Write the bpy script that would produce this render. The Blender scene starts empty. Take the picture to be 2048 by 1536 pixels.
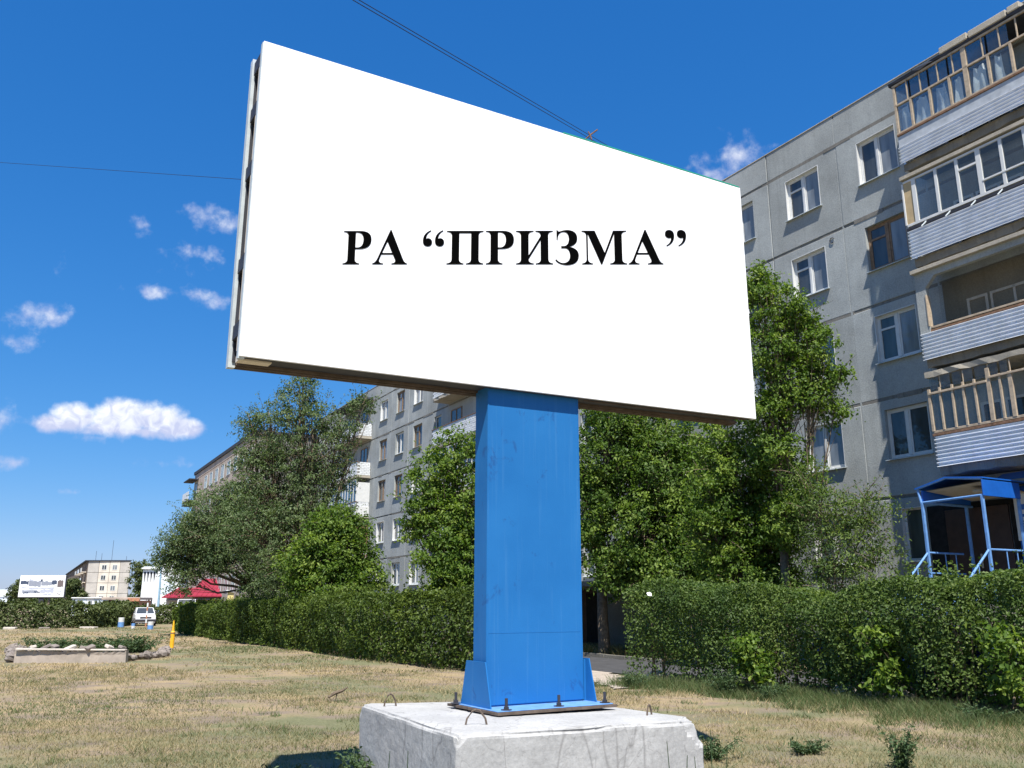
import bpy, math, random
import numpy as np
from mathutils import Vector, Matrix, noise as mnoise

random.seed(7)
rng = np.random.default_rng(11)
SC = bpy.context.scene
COL = SC.collection
R = math.radians

# ------------------------------------------------------------------ camera
cam_data = bpy.data.cameras.new("camera")
cam_data.sensor_width = 36.0
cam_data.lens = 30.62
cam_data.clip_end = 3000.0
cam = bpy.data.objects.new("camera", cam_data)
cam.location = (0.0, 0.0, 1.75)
cam.rotation_euler = (R(90 + 14.14), 0, 0)
COL.objects.link(cam)
SC.camera = cam

# ------------------------------------------------------------------ sun, sky, exposure
SUN_EL = R(60.5)
SUN_DIR = Vector((0.075, -1.0, 0)).normalized() * math.cos(SUN_EL) + Vector((0, 0, math.sin(SUN_EL)))
sun_data = bpy.data.lights.new("sun", 'SUN')
sun_data.energy = 5.0
sun_data.angle = R(0.53)
sun_data.color = (1.0, 0.95, 0.87)
sun = bpy.data.objects.new("sun", sun_data)
sun.rotation_euler = SUN_DIR.to_track_quat('Z', 'Y').to_euler()
sun.location = (0, -20, 40)
COL.objects.link(sun)

SC.view_settings.view_transform = 'Standard'
SC.view_settings.look = 'None'
SC.view_settings.gamma = 1.0
SC.view_settings.use_curve_mapping = False
SC.view_settings.exposure = 0.8

world = bpy.data.worlds.new("World")
SC.world = world
world.use_nodes = True
WN, WL = world.node_tree.nodes, world.node_tree.links
WN.clear()


def wn(kind, **kw):
    nd = WN.new(kind)
    for k, v in kw.items():
        setattr(nd, k, v)
    return nd


def wmath(op, a, b=None, c=None, clamp=False):
    nd = wn('ShaderNodeMath', operation=op, use_clamp=clamp)
    for i, v in enumerate((a, b, c)):
        if v is None:
            continue
        if isinstance(v, (int, float)):
            nd.inputs[i].default_value = v
        else:
            WL.new(v, nd.inputs[i])
    return nd.outputs[0]


sky = wn('ShaderNodeTexSky', sky_type='NISHITA')
sky.sun_disc = False
sky.sun_elevation = SUN_EL
sky.sun_rotation = math.atan2(SUN_DIR.x, SUN_DIR.y)
sky.altitude = 300
sky.air_density = 1.0
sky.dust_density = 0.4
sky.ozone_density = 2.2
hs = wn('ShaderNodeHueSaturation')
hs.inputs['Saturation'].default_value = 1.22
hs.inputs['Value'].default_value = 1.0
WL.new(sky.outputs[0], hs.inputs['Color'])
# colour response of the sky: deep blue overhead, pale blue rather than yellow low down
ssep = wn('ShaderNodeSeparateColor')
WL.new(hs.outputs[0], ssep.inputs[0])
scmb = wn('ShaderNodeCombineColor')
for ch, (gain, gam) in enumerate(((0.46, 1.14), (1.22, 0.725), (2.54, 0.565))):
    WL.new(wmath('MULTIPLY', wmath('POWER', ssep.outputs[ch], gam), gain), scmb.inputs[ch])

tc = wn('ShaderNodeTexCoord')
sep = wn('ShaderNodeSeparateXYZ')
WL.new(tc.outputs['Generated'], sep.inputs[0])
az = wmath('MULTIPLY', wmath('ARCTAN2', sep.outputs[0], sep.outputs[1]), 57.29578)
el = wmath('MULTIPLY', wmath('ARCSINE', sep.outputs[2]), 57.29578)
nz = wn('ShaderNodeTexNoise', noise_dimensions='3D')
nz.inputs['Scale'].default_value = 34.0
nz.inputs['Detail'].default_value = 9.0
nz.inputs['Roughness'].default_value = 0.58
WL.new(tc.outputs['Generated'], nz.inputs['Vector'])
nz2 = wn('ShaderNodeTexNoise', noise_dimensions='3D')
nz2.inputs['Scale'].default_value = 75.0
nz2.inputs['Detail'].default_value = 7.0
nz2.inputs['Distortion'].default_value = 0.8
WL.new(tc.outputs['Generated'], nz2.inputs['Vector'])
# each small fair-weather cloud: azimuth, elevation, half width, half height (degrees), thickness
CLOUDS = [(-28.0, 10.2, 2.3, .75, 1.5), (-27.0, 10.7, 1.9, 1.15, 1.9), (-24.6, 10.8, 2.6, 1.65, 2.2), (-22.6, 10.9, 2.6, 1.35, 2.1), (-21.0, 10.6, 1.9, .95, 1.8), (-24.5, 10.2, 4.6, .75, 1.6), (-25.6, 9.55, 1.5, .4, .6),
          (-29.2, 16.4, 1.3, .8, .80), (-31.2, 15.8, 1.6, .5, .45), (-31.1, 14.6, 1.4, .45, .50), (-24.6, 22.5, 1.2, .5, .45),
          (-20.9, 23.9, 1.6, .55, .62), (-19.2, 23.2, 1.4, .75, .62), (-21.2, 21.2, 1.7, 1.0, .66), (-24.0, 18.6, 1.7, .5, .50),
          (-20.9, 18.8, 1.4, .5, .55), (-19.5, 18.4, 1.1, .5, .55), (-28.7, 19.5, .8, .6, .40), (-29.9, 7.8, .9, .42, .70),
          (-20.7, 8.3, 2.0, .45, .55), (-26.6, 6.3, 1.2, .3, .40), (-30.9, 10.1, .6, .8, .70), (15.7, 27.9, 2.0, 1.05, .85),
          (14.2, 27.0, 1.6, .8, .75), (48, 16, 4, 1.4, .9), (60, 24, 3, 1.3, .7), (-52, 14, 5, 1.6, 1.0), (-70, 20, 4, 1.2, .8),
          (110, 18, 5, 1.8, 1.0), (-120, 22, 4, 1.5, .8)]
comb = wn('ShaderNodeCombineXYZ')
WL.new(az, comb.inputs[0])
WL.new(el, comb.inputs[1])
acc = None
for a_, e_, ra_, re_, amp_ in CLOUDS:
    if amp_ < 0.9 and e_ > 7:          # thin wisps
        ra_, re_, amp_ = ra_ * 1.5, re_ * 1.5, amp_ * 0.92
    s1 = wn('ShaderNodeVectorMath', operation='SUBTRACT')
    s1.inputs[1].default_value = (a_, e_, 0)
    WL.new(comb.outputs[0], s1.inputs[0])
    s2 = wn('ShaderNodeVectorMath', operation='MULTIPLY')
    s2.inputs[1].default_value = (1 / ra_, 1 / re_, 0)
    WL.new(s1.outputs[0], s2.inputs[0])
    s3 = wn('ShaderNodeVectorMath', operation='LENGTH')
    WL.new(s2.outputs[0], s3.inputs[0])
    m = wmath('MULTIPLY_ADD', s3.outputs['Value'], -amp_, amp_)
    acc = m if acc is None else wmath('MAXIMUM', acc, m)
n0 = wmath('MULTIPLY_ADD', nz.outputs['Fac'], 2.1, -1.20)
dens = wmath('ADD', acc, n0)
ramp = wn('ShaderNodeMapRange', interpolation_type='SMOOTHSTEP')
ramp.inputs['From Min'].default_value = 0.02
ramp.inputs['From Max'].default_value = 0.95
WL.new(dens, ramp.inputs['Value'])
has = wmath('MULTIPLY', ramp.outputs[0], wmath('GREATER_THAN', acc, -0.55))
has = wmath('MULTIPLY', has, 0.95)
billow = wn('ShaderNodeMapRange')
billow.inputs['From Min'].default_value = 0.44
billow.inputs['From Max'].default_value = 0.62
# cumulus: bright heaped tops over a flat lavender base
crown_ = wmath('MULTIPLY_ADD', wmath('MINIMUM', wmath('SUBTRACT', el, 10.55), 0.9), 0.11, 0.0)
low_ = wmath('LESS_THAN', el, 13.5)
WL.new(wmath('ADD', wmath('MULTIPLY_ADD', nz2.outputs['Fac'], 0.55, 0.225), wmath('MULTIPLY', crown_, low_)), billow.inputs['Value'])
ccol = wn('ShaderNodeMix', data_type='RGBA')
ccol.inputs[6].default_value = (5.3, 5.7, 7.7, 1)
ccol.inputs[7].default_value = (9.2, 9.4, 9.6, 1)
WL.new(billow.outputs[0], ccol.inputs[0])
wmix = wn('ShaderNodeMix', data_type='RGBA')
WL.new(has, wmix.inputs[0])
WL.new(scmb.outputs[0], wmix.inputs[6])
WL.new(ccol.outputs[2], wmix.inputs[7])
bg = wn('ShaderNodeBackground')
bg.inputs['Strength'].default_value = 0.07
WL.new(wmix.outputs[2], bg.inputs['Color'])
wo = wn('ShaderNodeOutputWorld')
WL.new(bg.outputs[0], wo.inputs['Surface'])


# ------------------------------------------------------------------ object helpers
def tag(o, label=None, cat=None, group=None, kind=None):
    if label:
        o["label"] = label
    if cat:
        o["category"] = cat
    if group:
        o["group"] = group
    if kind:
        o["kind"] = kind
    return o


def thing(name, label, cat, loc=(0, 0, 0), rz=0.0, group=None):
    o = bpy.data.objects.new(name, None)
    o.empty_display_size = 0.3
    COL.objects.link(o)
    o.location = loc
    o.rotation_euler = (0, 0, rz)
    return tag(o, label, cat, group)


def link(name, mesh, parent=None, loc=(0, 0, 0), rot=(0, 0, 0)):
    o = bpy.data.objects.new(name, mesh)
    COL.objects.link(o)
    o.parent = parent
    o.location = loc
    o.rotation_euler = rot
    return o


def copy_tree(o, parent=None):
    c = o.copy()
    COL.objects.link(c)
    c.parent = parent
    for ch in list(o.children):
        copy_tree(ch, c)
    return c


class MB:
    def __init__(self):
        self.v, self.f = [], []

    def add(self, vs, fs):
        b = len(self.v)
        self.v += [tuple(p) for p in vs]
        self.f += [tuple(i + b for i in f) for f in fs]
        return self

    def box(self, x0, x1, y0, y1, z0, z1):
        vs = [(x0, y0, z0), (x1, y0, z0), (x1, y1, z0), (x0, y1, z0), (x0, y0, z1), (x1, y0, z1), (x1, y1, z1), (x0, y1, z1)]
        return self.add(vs, [(0, 3, 2, 1), (4, 5, 6, 7), (0, 1, 5, 4), (1, 2, 6, 5), (2, 3, 7, 6), (3, 0, 4, 7)])

    def cbox(self, c, s):
        return self.box(c[0] - s[0] / 2, c[0] + s[0] / 2, c[1] - s[1] / 2, c[1] + s[1] / 2, c[2] - s[2] / 2, c[2] + s[2] / 2)

    def bbox(self, x0, x1, y0, y1, z0, z1, b=0.01):
        """box with chamfered edges"""
        xs, ys, zs = (x0, x1), (y0, y1), (z0, z1)
        vs, idx = [], {}
        for i in (0, 1):
            for j in (0, 1):
                for k in (0, 1):
                    for ax in range(3):
                        p = [xs[i], ys[j], zs[k]]
                        for q in range(3):
                            if q != ax:
                                p[q] += b if (i, j, k)[q] == 0 else -b
                        idx[(i, j, k, ax)] = len(vs)
                        vs.append(p)
        fs = []
        for ax in range(3):
            o1, o2 = [q for q in range(3) if q != ax]
            for s in (0, 1):
                c = []
                for (a, b_) in ((0, 0), (1, 0), (1, 1), (0, 1)):
                    key = [0, 0, 0]
                    key[ax], key[o1], key[o2] = s, a, b_
                    c.append(idx[tuple(key) + (ax,)])
                fs.append(tuple(c))
        for ax in range(3):
            o1, o2 = [q for q in range(3) if q != ax]
            for a in (0, 1):
                for b_ in (0, 1):
                    k0, k1 = [0, 0, 0], [0, 0, 0]
                    k0[o1], k0[o2], k0[ax] = a, b_, 0
                    k1[o1], k1[o2], k1[ax] = a, b_, 1
                    fs.append((idx[tuple(k0) + (o1,)], idx[tuple(k1) + (o1,)], idx[tuple(k1) + (o2,)], idx[tuple(k0) + (o2,)]))
        for i in (0, 1):
            for j in (0, 1):
                for k in (0, 1):
                    fs.append((idx[(i, j, k, 0)], idx[(i, j, k, 1)], idx[(i, j, k, 2)]))
        return self.add(vs, fs)

    def prism(self, poly, h0, h1, axis='z'):
        """poly: 2D outline; extruded along axis from h0 to h1"""
        def P(a, b, h):
            return {'z': (a, b, h), 'y': (a, h, b), 'x': (h, a, b)}[axis]
        n = len(poly)
        vs = [P(a, b, h0) for a, b in poly] + [P(a, b, h1) for a, b in poly]
        fs = [tuple(range(n))[::-1], tuple(range(n, 2 * n))]
        fs += [(i, (i + 1) % n, n + (i + 1) % n, n + i) for i in range(n)]
        return self.add(vs, fs)

    def tube(self, pts, rad, n=6, cap=True):
        pts = [Vector(p) for p in pts]
        if isinstance(rad, (int, float)):
            rad = [rad] * len(pts)
        vs, fs = [], []
        ref = Vector((0.31, 0.17, 0.93)).normalized()
        for i, p in enumerate(pts):
            t = (pts[min(i + 1, len(pts) - 1)] - pts[max(i - 1, 0)])
            if t.length < 1e-9:
                t = Vector((0, 0, 1))
            t.normalize()
            r_ = ref if abs(t.dot(ref)) < 0.95 else Vector((1, 0, 0))
            a = t.cross(r_).normalized()
            b = t.cross(a)
            for k in range(n):
                th = 2 * math.pi * k / n
                vs.append(p + (a * math.cos(th) + b * math.sin(th)) * rad[i])
        for i in range(len(pts) - 1):
            for k in range(n):
                k2 = (k + 1) % n
                fs.append((i * n + k, i * n + k2, (i + 1) * n + k2, (i + 1) * n + k))
        if cap:
            fs.append(tuple(range(n))[::-1])
            fs.append(tuple(range((len(pts) - 1) * n, len(pts) * n)))
        return self.add(vs, fs)

    def lathe(self, prof, n=16, axis='z', c=(0, 0, 0)):
        vs, fs = [], []
        for (r_, h) in prof:
            for k in range(n):
                th = 2 * math.pi * k / n
                a, b = r_ * math.cos(th), r_ * math.sin(th)
                p = {'z': (a, b, h), 'y': (a, h, b), 'x': (h, a, b)}[axis]
                vs.append((p[0] + c[0], p[1] + c[1], p[2] + c[2]))
        m_ = len(prof)
        for i in range(m_ - 1):
            for k in range(n):
                k2 = (k + 1) % n
                fs.append((i * n + k, i * n + k2, (i + 1) * n + k2, (i + 1) * n + k))
        fs.append(tuple(range(n))[::-1])
        fs.append(tuple(range((m_ - 1) * n, m_ * n)))
        return self.add(vs, fs)

    def mesh(self, name, mat, smooth=False):
        me = bpy.data.meshes.new(name)
        me.from_pydata(self.v, [], self.f)
        import bmesh
        bm = bmesh.new()
        bm.from_mesh(me)
        bmesh.ops.recalc_face_normals(bm, faces=bm.faces)
        bm.to_mesh(me)
        bm.free()
        if mat:
            me.materials.append(mat)
        if smooth:
            me.polygons.foreach_set("use_smooth", [True] * len(me.polygons))
        me.update()
        return me

    def build(self, name, mat, parent=None, smooth=False, loc=(0, 0, 0), rot=(0, 0, 0)):
        return link(name, self.mesh(name, mat, smooth), parent, loc, rot)


def np_mesh(name, V, F, mat, tint=None, smooth=False):
    """fast mesh from numpy: V (n,3), F (m,k)"""
    me = bpy.data.meshes.new(name)
    V = np.ascontiguousarray(V, dtype=np.float32)
    F = np.ascontiguousarray(F, dtype=np.int32)
    m, k = F.shape
    me.vertices.add(len(V))
    me.vertices.foreach_set("co", V.ravel())
    me.loops.add(m * k)
    me.loops.foreach_set("vertex_index", F.ravel())
    me.polygons.add(m)
    me.polygons.foreach_set("loop_start", np.arange(0, m * k, k, dtype=np.int32))
    me.polygons.foreach_set("loop_total", np.full(m, k, dtype=np.int32))
    if smooth:
        me.polygons.foreach_set("use_smooth", np.ones(m, dtype=bool))
    if tint is not None:
        at = me.attributes.new("tint", 'FLOAT', 'POINT')
        at.data.foreach_set("value", np.ascontiguousarray(tint, dtype=np.float32))
    me.materials.append(mat)
    me.update(calc_edges=True)
    me.validate()
    return me


# ------------------------------------------------------------------ materials
class Mat:
    def __init__(self, name):
        self.m = bpy.data.materials.new(name)
        self.m.use_nodes = True
        self.n, self.l = self.m.node_tree.nodes, self.m.node_tree.links
        self.p = self.n['Principled BSDF']
        self.out = self.n['Material Output']
        self._co = None

    def co(self):
        if self._co is None:
            self._co = self.n.new('ShaderNodeTexCoord').outputs['Object']
        return self._co

    def set(self, sock, v):
        if isinstance(v, (int, float, tuple, list)):
            if isinstance(v, (tuple, list)) and len(v) == 3 and sock.type == 'RGBA':
                v = (*v, 1)
            sock.default_value = v
        else:
            self.l.new(v, sock)

    def noise(self, scale, detail=5, rough=0.6, stretch=None, dist=0.0, world=False):
        nd = self.n.new('ShaderNodeTexNoise')
        nd.inputs['Scale'].default_value = scale
        nd.inputs['Detail'].default_value = detail
        nd.inputs['Roughness'].default_value = rough
        nd.inputs['Distortion'].default_value = dist
        src = self.n.new('ShaderNodeNewGeometry').outputs['Position'] if world else self.co()
        if stretch:
            mp = self.n.new('ShaderNodeMapping')
            mp.inputs['Scale'].default_value = stretch
            self.l.new(src, mp.inputs[0])
            src = mp.outputs[0]
        self.l.new(src, nd.inputs['Vector'])
        return nd.outputs['Fac']

    def ramp(self, fac, stops, interp='LINEAR'):
        nd = self.n.new('ShaderNodeValToRGB')
        nd.color_ramp.interpolation = interp
        els = nd.color_ramp.elements
        while len(els) < len(stops):
            els.new(0.5)
        for e, (p, c) in zip(els, stops):
            e.position = p
            e.color = (c, c, c, 1) if isinstance(c, (int, float)) else (*c, 1)
        self.set(nd.inputs['Fac'], fac)
        return nd.outputs['Color']

    def mix(self, fac, a, b, blend='MIX'):
        nd = self.n.new('ShaderNodeMix')
        nd.data_type = 'RGBA'
        nd.blend_type = blend
        self.set(nd.inputs[0], fac)
        self.set(nd.inputs[6], a)
        self.set(nd.inputs[7], b)
        return nd.outputs[2]

    def math(self, op, a, b=0.0, c=0.0):
        nd = self.n.new('ShaderNodeMath')
        nd.operation = op
        self.set(nd.inputs[0], a)
        self.set(nd.inputs[1], b)
        self.set(nd.inputs[2], c)
        return nd.outputs[0]

    def base(self, v, rough=0.8, spec=0.3, metal=0.0):
        self.set(self.p.inputs['Base Color'], v)
        self.set(self.p.inputs['Roughness'], rough)
        self.set(self.p.inputs['Metallic'], metal)
        self.set(self.p.inputs['Specular IOR Level'], spec)
        return self

    def bump(self, h, strength=0.3, dist=0.02):
        b = self.n.new('ShaderNodeBump')
        b.inputs['Strength'].default_value = strength
        b.inputs['Distance'].default_value = dist
        self.set(b.inputs['Height'], h)
        self.l.new(b.outputs[0], self.p.inputs['Normal'])
        return self


def simple(name, col, rough=0.7, spec=0.3, metal=0.0, var=0.18, scale=6.0, bump=0.0):
    M = Mat(name)
    f = M.noise(scale, 6, 0.65)
    a = tuple(c * (1 - var) for c in col)
    b = tuple(min(1, c * (1 + var)) for c in col)
    M.base(M.ramp(f, [(0.3, a), (0.7, b)]), rough, spec, metal)
    if bump:
        M.bump(M.noise(scale * 6, 4), bump, 0.01)
    return M.m


def concrete(name, col, stain=0.5, scale=1.0, bump=0.35):
    M = Mat(name)
    big = M.noise(0.7 * scale, 5, 0.6, world=True)
    st = M.noise(1.6 * scale, 5, 0.65, stretch=(2.6, 2.6, 0.22), world=True)
    fine = M.noise(26 * scale, 6, 0.7, world=True)
    c1 = M.ramp(big, [(0.32, tuple(c * 0.82 for c in col)), (0.68, tuple(c * 1.14 for c in col))])
    c2 = M.mix(M.ramp(st, [(0.5, 0.0), (0.75, stain)]), c1, tuple(c * 0.62 for c in col))
    c3 = M.mix(0.45, c2, M.ramp(fine, [(0.35, 0.62), (0.65, 1.25)]), 'MULTIPLY')
    M.base(c3, 0.92, 0.15)
    M.bump(M.math('ADD', fine, M.math('MULTIPLY', big, 0.6)), bump, 0.015)
    return M.m


def foliage(name, dark, mid, light, trans=0.32, rough=0.5):
    M = Mat(name)
    at = M.n.new('ShaderNodeAttribute')
    at.attribute_name = 'tint'
    col = M.ramp(at.outputs['Fac'], [(0.0, dark), (0.5, mid), (1.0, light)])
    M.base(col, rough, 0.25)
    tr = M.n.new('ShaderNodeBsdfTranslucent')
    M.l.new(M.mix(1.0, col, (1.15, 1.25, 0.55), 'MULTIPLY'), tr.inputs['Color'])
    mx = M.n.new('ShaderNodeMixShader')
    mx.inputs[0].default_value = trans
    M.l.new(M.p.outputs[0], mx.inputs[1])
    M.l.new(tr.outputs[0], mx.inputs[2])
    M.l.new(mx.outputs[0], M.out.inputs['Surface'])
    return M.m


def glass(name, tint=(0.75, 0.8, 0.82), clear=0.75):
    """thin window glass: clear with a sky reflection"""
    M = Mat(name)
    t = M.n.new('ShaderNodeBsdfTransparent')
    t.inputs['Color'].default_value = (*tint, 1)
    g = M.n.new('ShaderNodeBsdfGlossy')
    g.inputs['Roughness'].default_value = 0.03
    fr = M.n.new('ShaderNodeFresnel')
    fr.inputs['IOR'].default_value = 1.5
    dirt = M.n.new('ShaderNodeBsdfDiffuse')
    dirt.inputs['Color'].default_value = (0.35, 0.36, 0.36, 1)
    m1 = M.n.new('ShaderNodeMixShader')
    m1.inputs[0].default_value = 1 - clear
    M.l.new(t.outputs[0], m1.inputs[1])
    M.l.new(dirt.outputs[0], m1.inputs[2])
    m2 = M.n.new('ShaderNodeMixShader')
    M.l.new(M.math('MULTIPLY', fr.outputs[0], 0.5), m2.inputs[0])
    M.l.new(m1.outputs[0], m2.inputs[1])
    M.l.new(g.outputs[0], m2.inputs[2])
    M.l.new(m2.outputs[0], M.out.inputs['Surface'])
    return M.m


def pane_mat(name, col, scale=1.3):
    """a pane with a dark room or a drawn curtain close behind it"""
    M = Mat(name)
    f = M.noise(scale, 3, 0.5, stretch=(3, 1, 0.5))
    M.base(M.ramp(f, [(0.3, tuple(c * 0.6 for c in col)), (0.7, tuple(c * 1.3 for c in col))]), 0.6, 0.3)
    M.p.inputs['Coat Weight'].default_value = 1.0
    M.p.inputs['Coat Roughness'].default_value = 0.03
    M.p.inputs['Coat IOR'].default_value = 1.6
    return M.m


m_panel = concrete("panel_concrete", (0.345, 0.364, 0.356), 0.35, 1.0, 0.5)
m_panel_b = concrete("panel_concrete_pale", (0.365, 0.384, 0.376), 0.3, 1.0, 0.5)
m_panel_c = concrete("panel_concrete_dull", (0.322, 0.338, 0.328), 0.4, 1.0, 0.5)
m_mortar = concrete("joint_mortar", (0.20, 0.19, 0.17), 0.9, 2.0, 0.8)
m_slab = concrete("balcony_slab_concrete", (0.20, 0.19, 0.165), 0.7, 2.0, 0.6)
m_beam = concrete("balcony_beam_concrete", (0.42, 0.38, 0.31), 0.5, 2.0, 0.6)
m_pink = concrete("pinkish_panel", (0.44, 0.37, 0.32), 0.3, 1.0, 0.3)
m_white = simple("white_window_paint", (0.60, 0.605, 0.59), 0.5, 0.4, var=0.08)
m_wood = simple("bare_weathered_wood", (0.40, 0.325, 0.24), 0.75, 0.2, var=0.3, scale=9)
m_brown = simple("brown_window_paint", (0.22, 0.145, 0.09), 0.6, 0.3, var=0.3, scale=8)
m_ply = simple("plywood", (0.46, 0.35, 0.2), 0.7, 0.2, var=0.12)
m_pane = pane_mat("window_pane_dark", (0.035, 0.042, 0.045))
m_pane2 = pane_mat("window_pane_curtained", (0.18, 0.20, 0.215))
m_pane3 = pane_mat("window_pane_greenish", (0.05, 0.065, 0.06))
m_glass = glass("balcony_glass", (0.9, 0.93, 0.93), clear=0.95)
m_tulle = simple("tulle_curtain", (0.80, 0.82, 0.82), 0.9, 0.1, var=0.2, scale=3)
m_plain = simple("dull_plain_sheet", (0.40, 0.43, 0.46), 0.6, 0.3, 0.0, var=0.2, scale=4)
m_galv = simple("galvanised_sheet", (0.80, 0.83, 0.87), 0.36, 0.5, 0.4, var=0.10, scale=3)
m_tile = simple("white_glazed_brick", (0.66, 0.68, 0.69), 0.5, 0.4, var=0.16, scale=3)
m_oldsteel = simple("dull_brown_steel", (0.115, 0.088, 0.07), 0.85, 0.2, var=0.35, scale=9)
m_rust = simple("rusty_steel", (0.20, 0.115, 0.07), 0.8, 0.25, var=0.4, scale=14, bump=0.3)
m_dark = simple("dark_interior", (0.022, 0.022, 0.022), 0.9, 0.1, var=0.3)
m_door = simple("dark_brown_door", (0.05, 0.028, 0.022), 0.5, 0.4, var=0.25, scale=5)
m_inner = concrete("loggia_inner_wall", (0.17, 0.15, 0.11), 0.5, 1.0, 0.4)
m_bluepaint = simple("light_blue_steel_paint", (0.13, 0.28, 0.56), 0.45, 0.45, var=0.2, scale=8)
m_canopy = simple("bright_blue_sheet", (0.010, 0.10, 0.42), 0.35, 0.5, var=0.12, scale=4)
m_soffit = simple("beige_soffit_board", (0.42, 0.37, 0.28), 0.8, 0.2, var=0.12)
m_board = simple("white_advert_vinyl", (0.90, 0.90, 0.90), 0.55, 0.3, var=0.01, scale=0.5)
m_print = simple("black_print", (0.002, 0.002, 0.002), 0.9, 0.02, var=0.1)
m_alu = simple("pale_grey_frame_steel", (0.50, 0.55, 0.56), 0.5, 0.45, 0.1, var=0.14, scale=10)
m_cream = simple("cream_board_edge", (0.70, 0.62, 0.50), 0.7, 0.3, var=0.1)
m_black = simple("dark_frame_steel", (0.035, 0.036, 0.045), 0.6, 0.35, var=0.3)
m_green = simple("green_strip", (0.02, 0.30, 0.20), 0.6, 0.3, var=0.2)
m_rubber = simple("tyre_rubber", (0.02, 0.02, 0.02), 0.8, 0.2, var=0.2)
m_chrome = simple("bright_metal", (0.6, 0.6, 0.62), 0.25, 0.5, 0.9, var=0.1)
m_carblue = simple("dark_blue_car_paint", (0.012, 0.03, 0.16), 0.25, 0.5, 0.2, var=0.1)
m_carwhite = simple("white_car_paint", (0.78, 0.79, 0.80), 0.3, 0.5, var=0.05)
m_lamp = simple("lamp_glass", (0.7, 0.72, 0.72), 0.15, 0.6, var=0.05)
m_yellow = simple("yellow_paint", (0.80, 0.42, 0.02), 0.5, 0.4, var=0.12)
m_wire = simple("wire_insulation", (0.02, 0.03, 0.06), 0.6, 0.3, var=0.1)
m_red = simple("red_sheet_roof", (0.26, 0.022, 0.04), 0.5, 0.4, var=0.2, scale=1.5)
m_plaster = concrete("pale_plaster", (0.52, 0.47, 0.41), 0.3, 1.0, 0.2)
m_whitewall = concrete("white_wall", (0.80, 0.82, 0.83), 0.15, 1.0, 0.1)
m_roofdark = simple("bitumen_roof", (0.05, 0.055, 0.07), 0.9, 0.15, var=0.2)
m_brickred = simple("brick_red_wall", (0.42, 0.20, 0.12), 0.9, 0.15, var=0.25, scale=3)
m_palekiosk = simple("pale_blue_kiosk", (0.62, 0.70, 0.78), 0.6, 0.3, var=0.15)
m_poleblue = simple("street_pole_paint", (0.25, 0.40, 0.52), 0.6, 0.3, var=0.2)
m_bark = simple("grey_brown_bark", (0.16, 0.125, 0.09), 0.95, 0.1, var=0.35, scale=12, bump=0.6)
m_barkpale = simple("pale_dead_wood", (0.34, 0.29, 0.22), 0.95, 0.1, var=0.3, scale=12)
m_stone = concrete("rubble_stone", (0.26, 0.225, 0.20), 0.5, 3.0, 0.9)
m_paper = simple("white_plastic_scrap", (0.85, 0.85, 0.85), 0.6, 0.3, var=0.04)

m_elm = foliage("elm_leaves", (0.055, 0.092, 0.036), (0.105, 0.155, 0.062), (0.18, 0.23, 0.11), 0.38)
m_maple = foliage("maple_leaves", (0.05, 0.10, 0.014), (0.11, 0.185, 0.028), (0.215, 0.29, 0.05), 0.42)
m_mapledeep = foliage("maple_leaves_deep", (0.038, 0.082, 0.012), (0.085, 0.15, 0.024), (0.19, 0.265, 0.05), 0.40)
m_hedge = foliage("hedge_leaves", (0.04, 0.07, 0.014), (0.09, 0.135, 0.024), (0.165, 0.215, 0.04), 0.36)
m_hedger = foliage("hedge_leaves_near", (0.04, 0.08, 0.02), (0.09, 0.145, 0.034), (0.175, 0.235, 0.055), 0.38)
m_weed = foliage("weed_leaves", (0.04, 0.075, 0.03), (0.065, 0.11, 0.045), (0.11, 0.15, 0.07), 0.25)
m_farleaf = foliage("far_leaves", (0.05, 0.075, 0.025), (0.09, 0.12, 0.04), (0.14, 0.165, 0.06), 0.28)
m_grass = foliage("dry_grass_blades", (0.07, 0.115, 0.038), (0.27, 0.22, 0.12), (0.45, 0.35, 0.20), 0.25, 0.7)


def mat_post():
    M = Mat("blue_post_paint")
    big = M.noise(1.3, 5, 0.55)
    sc = M.noise(5.0, 7, 0.7, stretch=(1, 1, 0.8), dist=0.7)
    tiny = M.noise(60, 3)
    c = M.ramp(big, [(0.3, (0.009, 0.125, 0.355)), (0.7, (0.015, 0.150, 0.40))])
    c = M.mix(M.ramp(sc, [(0.60, 0.0), (0.67, 0.55)]), c, (0.012, 0.06, 0.20))
    dr = M.noise(9.0, 5, 0.6, stretch=(3, 3, 0.10))
    c = M.mix(M.ramp(dr, [(0.56, 0.0), (0.72, 0.35)]), c, (0.05, 0.19, 0.42))
    M.base(c, 0.55, 0.35)
    M.bump(M.math('ADD', M.math('MULTIPLY', tiny, 0.3), big), 0.12, 0.02)
    return M.m


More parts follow.
